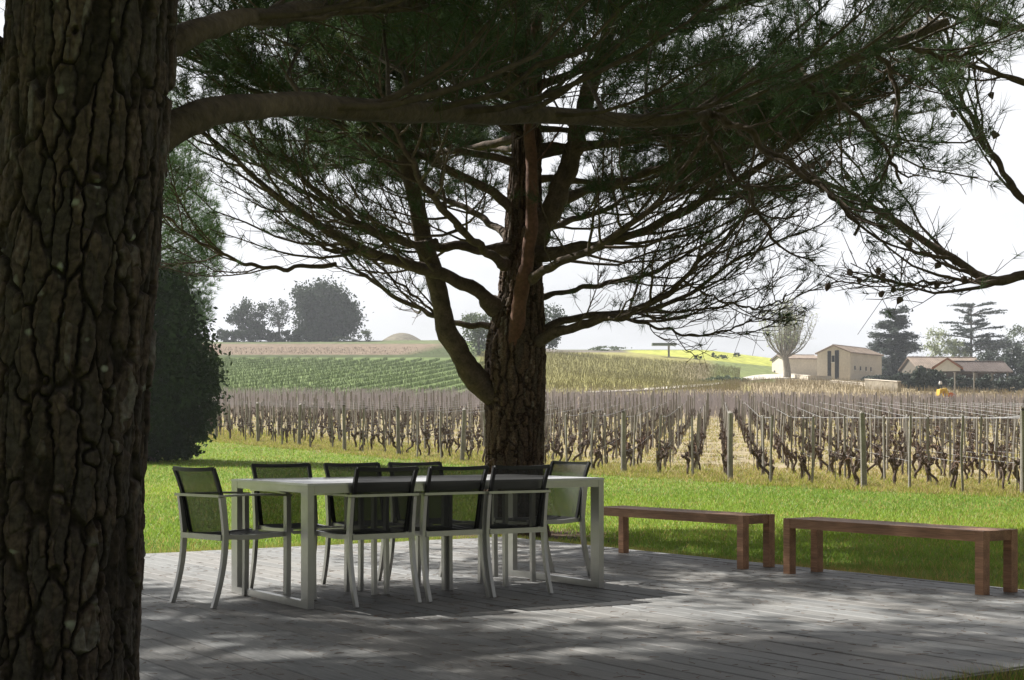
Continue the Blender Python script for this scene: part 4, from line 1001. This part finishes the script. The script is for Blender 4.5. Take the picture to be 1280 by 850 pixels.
vms=[vine_mesh(100+i).mesh('vine',M['vine']) for i in range(10)]
for i,(x,y,z) in enumerate(VP[:298]):
    o=link('grape_vine',vms[i%10],None,(x,y,z)); o.rotation_euler=(0,0,rng.choice([0,math.pi])+rng.normal()*.25); q=.78+.34*rng.random(); o.scale=(q,q,q*(.95+.2*rng.random()))
    tag(o,'gnarled dark pruned grape vine in the front part of the leafless vineyard','vine','pruned vines of the front rows')
# the rest, one mass
def merge_copies(name, protos, P, label, cat, material, smin=.9, smax=1.2, rot=True):
    s=Soup()
    pr=[]
    for q in protos: pr.append((np.concatenate(q.v),{3:(np.concatenate(q.f[3]) if q.f[3] else None,np.concatenate(q.c[3]) if q.c[3] else None),4:(np.concatenate(q.f[4]) if q.f[4] else None,np.concatenate(q.c[4]) if q.c[4] else None)}))
    idx=rng.integers(0,len(pr),len(P))
    for j,(v,ff) in enumerate(pr):
        Q=P[idx==j]; m_=len(Q)
        if not m_: continue
        a=np.where(rng.random(m_)<.5,0,math.pi)+rng.normal(size=m_)*.25 if rot else np.zeros(m_); ca,sa=np.cos(a),np.sin(a); sc_=smin+(smax-smin)*rng.random(m_)
        X=(v[None,:,0]*ca[:,None]-v[None,:,1]*sa[:,None])*sc_[:,None]+Q[:,0:1]; Y=(v[None,:,0]*sa[:,None]+v[None,:,1]*ca[:,None])*sc_[:,None]+Q[:,1:2]; Z=v[None,:,2]*sc_[:,None]+Q[:,2:3]
        V=np.stack([X,Y,Z],-1).reshape(-1,3); b0_=s.n; s.v.append(V.astype(np.float32)); s.n+=len(V)
        for kf in (3,4):
            f,c=ff[kf]
            if f is None: continue
            F_=(f[None]+(np.arange(m_)*len(v))[:,None,None]).reshape(-1,kf)+b0_; s.f[kf].append(F_); s.c[kf].append(np.tile(c,(m_,1)))
    o=s.build(name,material); tag(o,label,cat,kind='stuff'); return o
def vine_low(seed):
    r=np.random.default_rng(seed); s=Soup(); h=.48
    s.tube([(0,0,-.03),(r.normal()*.04,r.normal()*.03,h*.5),(r.normal()*.04,0,h)],[.036,.026,.050],4)
    for sg in (-1,1):
        e=np.array([sg*.05+r.normal()*.05,sg*.15,h+.08+.08*r.random()]); s.tube([(0,0,h),(e+[0,0,h])/2+r.normal(size=3)*.04,e],[.045,.036,.038],4)
        s.tube([e,e+[r.normal()*.04,r.normal()*.04,.16]],[.022,.010],3); s.tube([(0,0,h),(sg*.04,sg*.1,h+.22)],[.03,.012],3)
    return s
VR=VP[298:]; VR=VR[rng.random(len(VR))<.85]
merge_copies('vine_rows',[vine_low(i) for i in range(8)],VR,'rows of pruned vines receding up the slope behind the front rows','vines',M['vine'],.75,1.1)
# posts
def post_mesh(r,h,seed,sq=False):
    s=Soup(); rs=np.random.default_rng(seed); s.tube([(0,0,-.1),(rs.normal()*.008,rs.normal()*.008,h*.5),(rs.normal()*.018,rs.normal()*.015,h-.02),(rs.normal()*.018,0,h)],[r*1.05,r,r*.95,r*.75],4 if sq else 9,rough=.05)
    n=9 if not sq else 4; return s.mesh('post',M['post'])
pm_big=[post_mesh(.066,1.62,i) for i in range(3)]; pm_small=[post_mesh(.030,1.55,i+5,True) for i in range(4)]
M['post_green']=mat('green_treated_post',(.115,.115,.070),.85,noise=[(3,.3),(40,.2)],bump=.4,bscale=50)
PPs=sorted(PP,key=lambda q:q[1])
for i,(x,y,z,first,k_) in enumerate(PPs[:290]):
    big=first and (k_%3==0)
    o=link('vineyard_post',(pm_big if big else pm_small)[i%3],None,(x,y,z)); o.rotation_euler=(R(rng.normal()*1.2),R(rng.normal()*1.2),rng.random()*3)
    tag(o,'stout weathered round post at the front end of a vine row' if big else 'slim grey wooden post holding the wires along a vine row','post','stout end posts of the vine rows' if big else 'slim posts along the vine rows')
s0=Soup(); s0.tube([(0,0,-.1),(0,0,1.55)],[.035,.03],4)
if len(PPs)>290: merge_copies('far_vineyard_posts',[s0],np.array([p[:3] for p in PPs[290:]]),'slim posts of the vine rows far up the slope','posts',M['post'])
# wires: two per row, one object per row
for (a,c,k_) in rowinfo:
    s=Soup()
    ys=np.linspace(a[1],min(c[1],70),14 if c[1]-a[1]>3 else 3)
    if ys[-1]-ys[0]<1: continue
    xs=a[0]+(ys-a[1])*rd[0]/rd[1]
    for h in (.60,1.50): s.tube(np.column_stack([xs+.03,ys,ground_z(xs,ys)+h]),.003 if h<1.4 else .005,3)
    o=s.build('trellis_wire',M['wire']); tag(o,'thin trellis wires strung from post to post along a vine row','wire','trellis wires of the vine rows')
# slim individual stakes and old canes tied up: gives the haze of uprights
sv=Soup(); m_=len(VP); hh=1.0+.5*rng.random(m_); Q=VP+np.column_stack([rng.normal(size=m_)*.1,rng.normal(size=m_)*.35,np.zeros(m_)])
sel=rng.random(m_)<.45
sv.cones(Q[sel],Q[sel]+np.column_stack([rng.normal(size=sel.sum())*.04,rng.normal(size=sel.sum())*.04,hh[sel]]),.013,.010,np.repeat((.7+.7*rng.random((sel.sum(),1))),3,1))
tag(sv.build('vine_stakes',M['post']),'slim stakes standing beside the vines','stakes',kind='stuff')

# the upper plot: unpruned, mauve grey canes and stakes
def stick_field(name, n, y0, y1, u0, u1, h, r, material, label, colA, colB, lean=.10, mask=None, rows=None):
    y=np.sqrt(rng.random(n)*(y1**2-y0**2)+y0**2); u=u0+(u1-u0)*rng.random(n); x=(u-U0)/F*y
    if rows:                                # snap to rows
        c=x*rn[0]+y*rn[1]; c2=np.round(c/rows)*rows; x=x+(c2-c)*rn[0]+rng.normal(size=n)*.10; y=y+(c2-c)*rn[1]
    z=ground_z(x,y); A=np.column_stack([x,y,z-.05]); B=A+np.column_stack([rng.normal(size=n)*lean,rng.normal(size=n)*lean,h*(.6+.5*rng.random(n))])
    if mask is not None:
        uu=U0+x/y*F; vv=VH-(z-H)/y*F; k_=mask(uu,vv,y); A,B=A[k_],B[k_]
    t_=rng.random((len(A),1)); cc=np.array(colA)*t_+np.array(colB)*(1-t_)
    s=Soup(); s.cones(A,B,r,r*.6,cc); o=s.build(name,material); tag(o,label,'vines',kind='stuff')
M['stick']=mat('cane_wood',(1,1,1),.95,tint=True)
stick_field('unpruned_canes',12500,97,131,190,1340,1.55,.019,M['stick'],'mauve grey unpruned vine canes beyond the pruned rows',(.40,.36,.375),(.60,.555,.57),.16)
stick_field('young_vine_posts',12000,134,262,640,1340,.95,.020,M['stick'],'thin stakes of the tan vineyard below the track and barn',(.45,.39,.25),(.34,.27,.18),.15,lambda u,v,y:(v>474+np.clip((960-u)*.12,0,14)+np.clip((u-1040)*.10,0,16))&((u>905)|(v>486)))
stick_field('yellow_vineyard',24000,140,330,600,935,.75,.022,M['stick'],'olive yellow vines on the rise behind the big pine',(.26,.23,.10),(.38,.35,.14),.12,lambda u,v,y:(v>441)&(v<489)&(u<925))
stick_field('green_vineyard',26000,131,262,200,640,.60,.022,M['stick'],'fresh green vines in rows on the left hillside',(.15,.21,.08),(.24,.28,.13),.15,lambda u,v,y:(v>447)&(u<640-(488-v)*.8),rows=3.1)
stick_field('brown_plot_stakes',3500,262,320,200,590,.40,.025,M['stick'],'stakes on the bare brown plot along the left crest',(.15,.12,.09),(.22,.18,.14),.1,lambda u,v,y:(v>430)&(v<443)&(rng.random(len(u))<np.clip((560-u)/150,0,1)))

# vineyard tractor
b=hit(1181,505.5,100,200); b=np.array([(1181-U0)/F*128,128,float(ground_z((1181-U0)/F*128,128))]); kk=128/F
root=empty('vineyard_tractor',b,R(12)); tag(root,'small yellow and black tractor working among the canes near the farm','tractor')
M['yellow']=mat('yellow_paint',(.62,.40,.06),.5,noise=[(5,.15)]); M['orange']=mat('orange_paint',(.55,.16,.05),.5)
s=Soup(); s.bar([(-.55,0,1.25),(-.5,0,1.75),(-.05,0,1.85),(.1,0,1.30)],.62,.30,(0,1,0)); s.build('body',M['yellow'],root)
s=Soup(); s.bar([(.1,0,1.35),(.5,0,1.40),(.95,0,1.22)],.5,.34,(0,1,0)); s.build('hood',M['orange'],root)
s=Soup(); s.bar([(-.9,0,1.0),(.95,0,1.0)],.35,.2,(0,1,0)); s.build('chassis',M['black'],root)
for x_,r_ in ((-.55,.55),(.75,.42)):
    for y_ in (-.5,.5):
        s=Soup(); th_=np.linspace(0,2*math.pi,19); s.tube(np.column_stack([x_+np.cos(th_)*r_*.78,0*th_+y_,.55+r_*.0+np.sin(th_)*r_*.78]),r_*.24,8); wl=s.build('wheel',M['black'],root)
        s=Soup(); s.tube([(x_,y_-.08,.55),(x_,y_+.08,.55)],r_*.5,12); s.add([(x_+math.cos(a)*r_*.5,y_-.081,.55+math.sin(a)*r_*.5) for a in (0,1.57,3.14,4.71)],[(0,1,2,3)]); s.build('rim',M['yellow'],wl)
s=Soup()
for y_ in (-.28,.28): s.bar([(-.45,y_,1.6),(-.42,y_,2.25)],.05,.05,(0,1,0))
s.bar([(-.42,-.28,2.25),(-.42,.28,2.25)],.05,.05,(1,0,0)); s.build('roll_bar',M['black'],root)
s=Soup(); s.tube([(-.42,0,2.28),(-.42,0,2.42),(-.42,0,2.55)],[.14,.15,.10],8); s.box((-.5,-.08,2.54),(-.34,.08,2.58)); s.build('white_top',M['white'],root)  # white head-like spot on the machine, its lamp shape is invented

# ------------------------------------------------------------------ grass
def grass_points(n, ymin, ymax, um=-90, uM=1370):
    y=np.exp(np.log(ymin)+(np.log(ymax/ymin))*rng.random(n)); u=um+(uM-um)*rng.random(n); x=(u-U0)/F*y
    return x,y
def blades(s,x,y,z,h,wd,cols,lean=.45):
    n=len(x); A=np.column_stack([x,y,z]); d=rng.normal(size=(n,3)); d[:,2]=0; tip=A+np.column_stack([np.zeros(n),np.zeros(n),h])+d*(h*lean)[:,None]
    sd=rng.normal(size=(n,3)); sd[:,2]*=.2; sd/=np.linalg.norm(sd,axis=1)[:,None]
    V=np.stack([A-sd*wd[:,None]/2,A+sd*wd[:,None]/2,tip],1).reshape(-1,3); s.add(V,np.arange(n*3).reshape(-1,3),cols)
def gcol(x,y,n,straw=.10):
    p=vnoise(x*.8,y*.8,x*0); q=vnoise(x*.17,y*.17,x*0+4); t_=rng.random(n)
    c=np.column_stack([.76+.40*q,.92+.25*q,.9+.4*p])*(.75+.5*rng.random((n,1)))
    st_=t_<straw*(.3+1.6*p); c[st_]=np.array([2.1,1.15,3.2])*(.6+.6*rng.random((st_.sum(),1))); return c
s=Soup(); x,y=grass_points(330000,12.2,62); k_=(~deck_in(x,y,.03))&(vin_d(x,y)<.6+rng.normal(size=len(x))*.5)&(np.hypot(x-.02,y-16.4)>.55+rng.random(len(x))*.8); x,y=x[k_],y[k_]; n=len(x)
h=(.020+.026*rng.random(n))*(1+y/60); blades(s,x,y,ground_z(x,y),h,.0045+.00042*y,gcol(x,y,n))
# close lawn at the lower right corner, and the fringe along the deck edges
x,y=grass_points(60000,4.8,12.5,900,1500); k_=(~deck_in(x,y,.03)); x,y=x[k_],y[k_]; n=len(x); blades(s,x,y,ground_z(x,y),.035+.04*rng.random(n),.005+0*x,gcol(x,y,n,.2))
def fringe(n,fn,hm):
    a,b=fn(rng.random(n)); x=a*AX[0]+b*BX[0]; y=a*AX[1]+b*BX[1]; blades(s,x,y,np.full(n,GZ),hm*(.5+.8*rng.random(n)),.005+0*x,gcol(x,y,n,.5),.35)
fringe(16000,lambda t_:(1+7.7*t_,12.64+np.abs(rng.normal(size=len(t_)))*.10),.10)
fringe(16000,lambda t_:(8.545+np.abs(rng.normal(size=len(t_)))*.08,4+8.8*t_),.085)
fringe(5000,lambda t_:(3.5+5*t_,4.13-np.abs(rng.normal(size=len(t_)))*.06),.11)
tag(s.build('grass',M['grass']),'short green lawn grass round the deck','grass',kind='stuff')
# straw and weeds along the head of the vine rows and between them
s=Soup(); n=130000; t_=rng.random(n); dlt=np.abs(rng.normal(size=n))*2.6-.4; L_=rng.random(n)
bd=np.array([-BN[1],BN[0]]); pos=P0[None]+bd[None]*(-16+66*(L_**1.0))[:,None]+BN[None]*dlt[:,None]; x,y=pos[:,0],pos[:,1]
cl=vnoise(x*1.6,y*1.6,x*0+9); k_=cl+.25*rng.random(n)>.42; x,y,cl=x[k_],y[k_],cl[k_]; n=len(x)
cc=np.where((rng.random(n)<.55)[:,None],np.array([1.9,1.15,3.4]),np.array([1.2,1.05,1.0]))*(.6+.6*rng.random((n,1)))
blades(s,x,y,ground_z(x,y),.05+.16*rng.random(n)*cl,.010+.0003*y,cc,.5)
n=120000; x,y=grass_points(n,27,95,190,1340); k_=(vin_d(x,y)>.8); x,y=x[k_],y[k_]; cl=vnoise(x*1.1,y*1.1,x*0+9); k_=cl>.42; x,y=x[k_],y[k_]; n=len(x)
cc=np.where((rng.random(n)<.7)[:,None],np.array([2.0,1.2,3.6]),np.array([1.3,1.0,1.2]))*(.6+.6*rng.random((n,1)))
blades(s,x,y,ground_z(x,y),.04+.10*rng.random(n),.012+.0004*y,cc,.6)
tag(s.build('weeds',M['grass']),'dry straw coloured weeds along the vine row ends','weeds',kind='stuff')
# fallen needles and cones scraps on the deck
s=Soup(); n=2600; a=1+7.4*rng.random(n); b=4.3+8.2*rng.random(n); x=a*AX[0]+b*BX[0]; y=a*AX[1]+b*BX[1]; an=rng.random(n)*6.28; l=.03+.03*rng.random(n)
A=np.column_stack([x,y,np.full(n,.003)]); B=A+np.column_stack([np.cos(an)*l,np.sin(an)*l,np.full(n,.001)]); s.cones(A,B,.0014,.0008,np.array([1.6,1.1,.7])); tag(s.build('fallen_needles',M['twig']),'brown pine needles fallen on the deck boards','needles',kind='stuff')

# ------------------------------------------------------------------ air
hz_=Soup(); hz_.box((-420,-40,-1.2),(420,620,60)); hm=bpy.data.materials.new('thin_haze'); hm.use_nodes=True; t=hm.node_tree; t.nodes.remove(t.nodes['Principled BSDF'])
pv=t.nodes.new('ShaderNodeVolumePrincipled'); pv.inputs['Color'].default_value=(.90,.94,1,1); pv.inputs['Density'].default_value=.00027; pv.inputs['Anisotropy'].default_value=.3
t.links.new(pv.outputs[0],t.nodes['Material Output'].inputs['Volume']); tag(hz_.build('haze',hm),'thin pale spring haze over the vineyards','haze',kind='stuff')
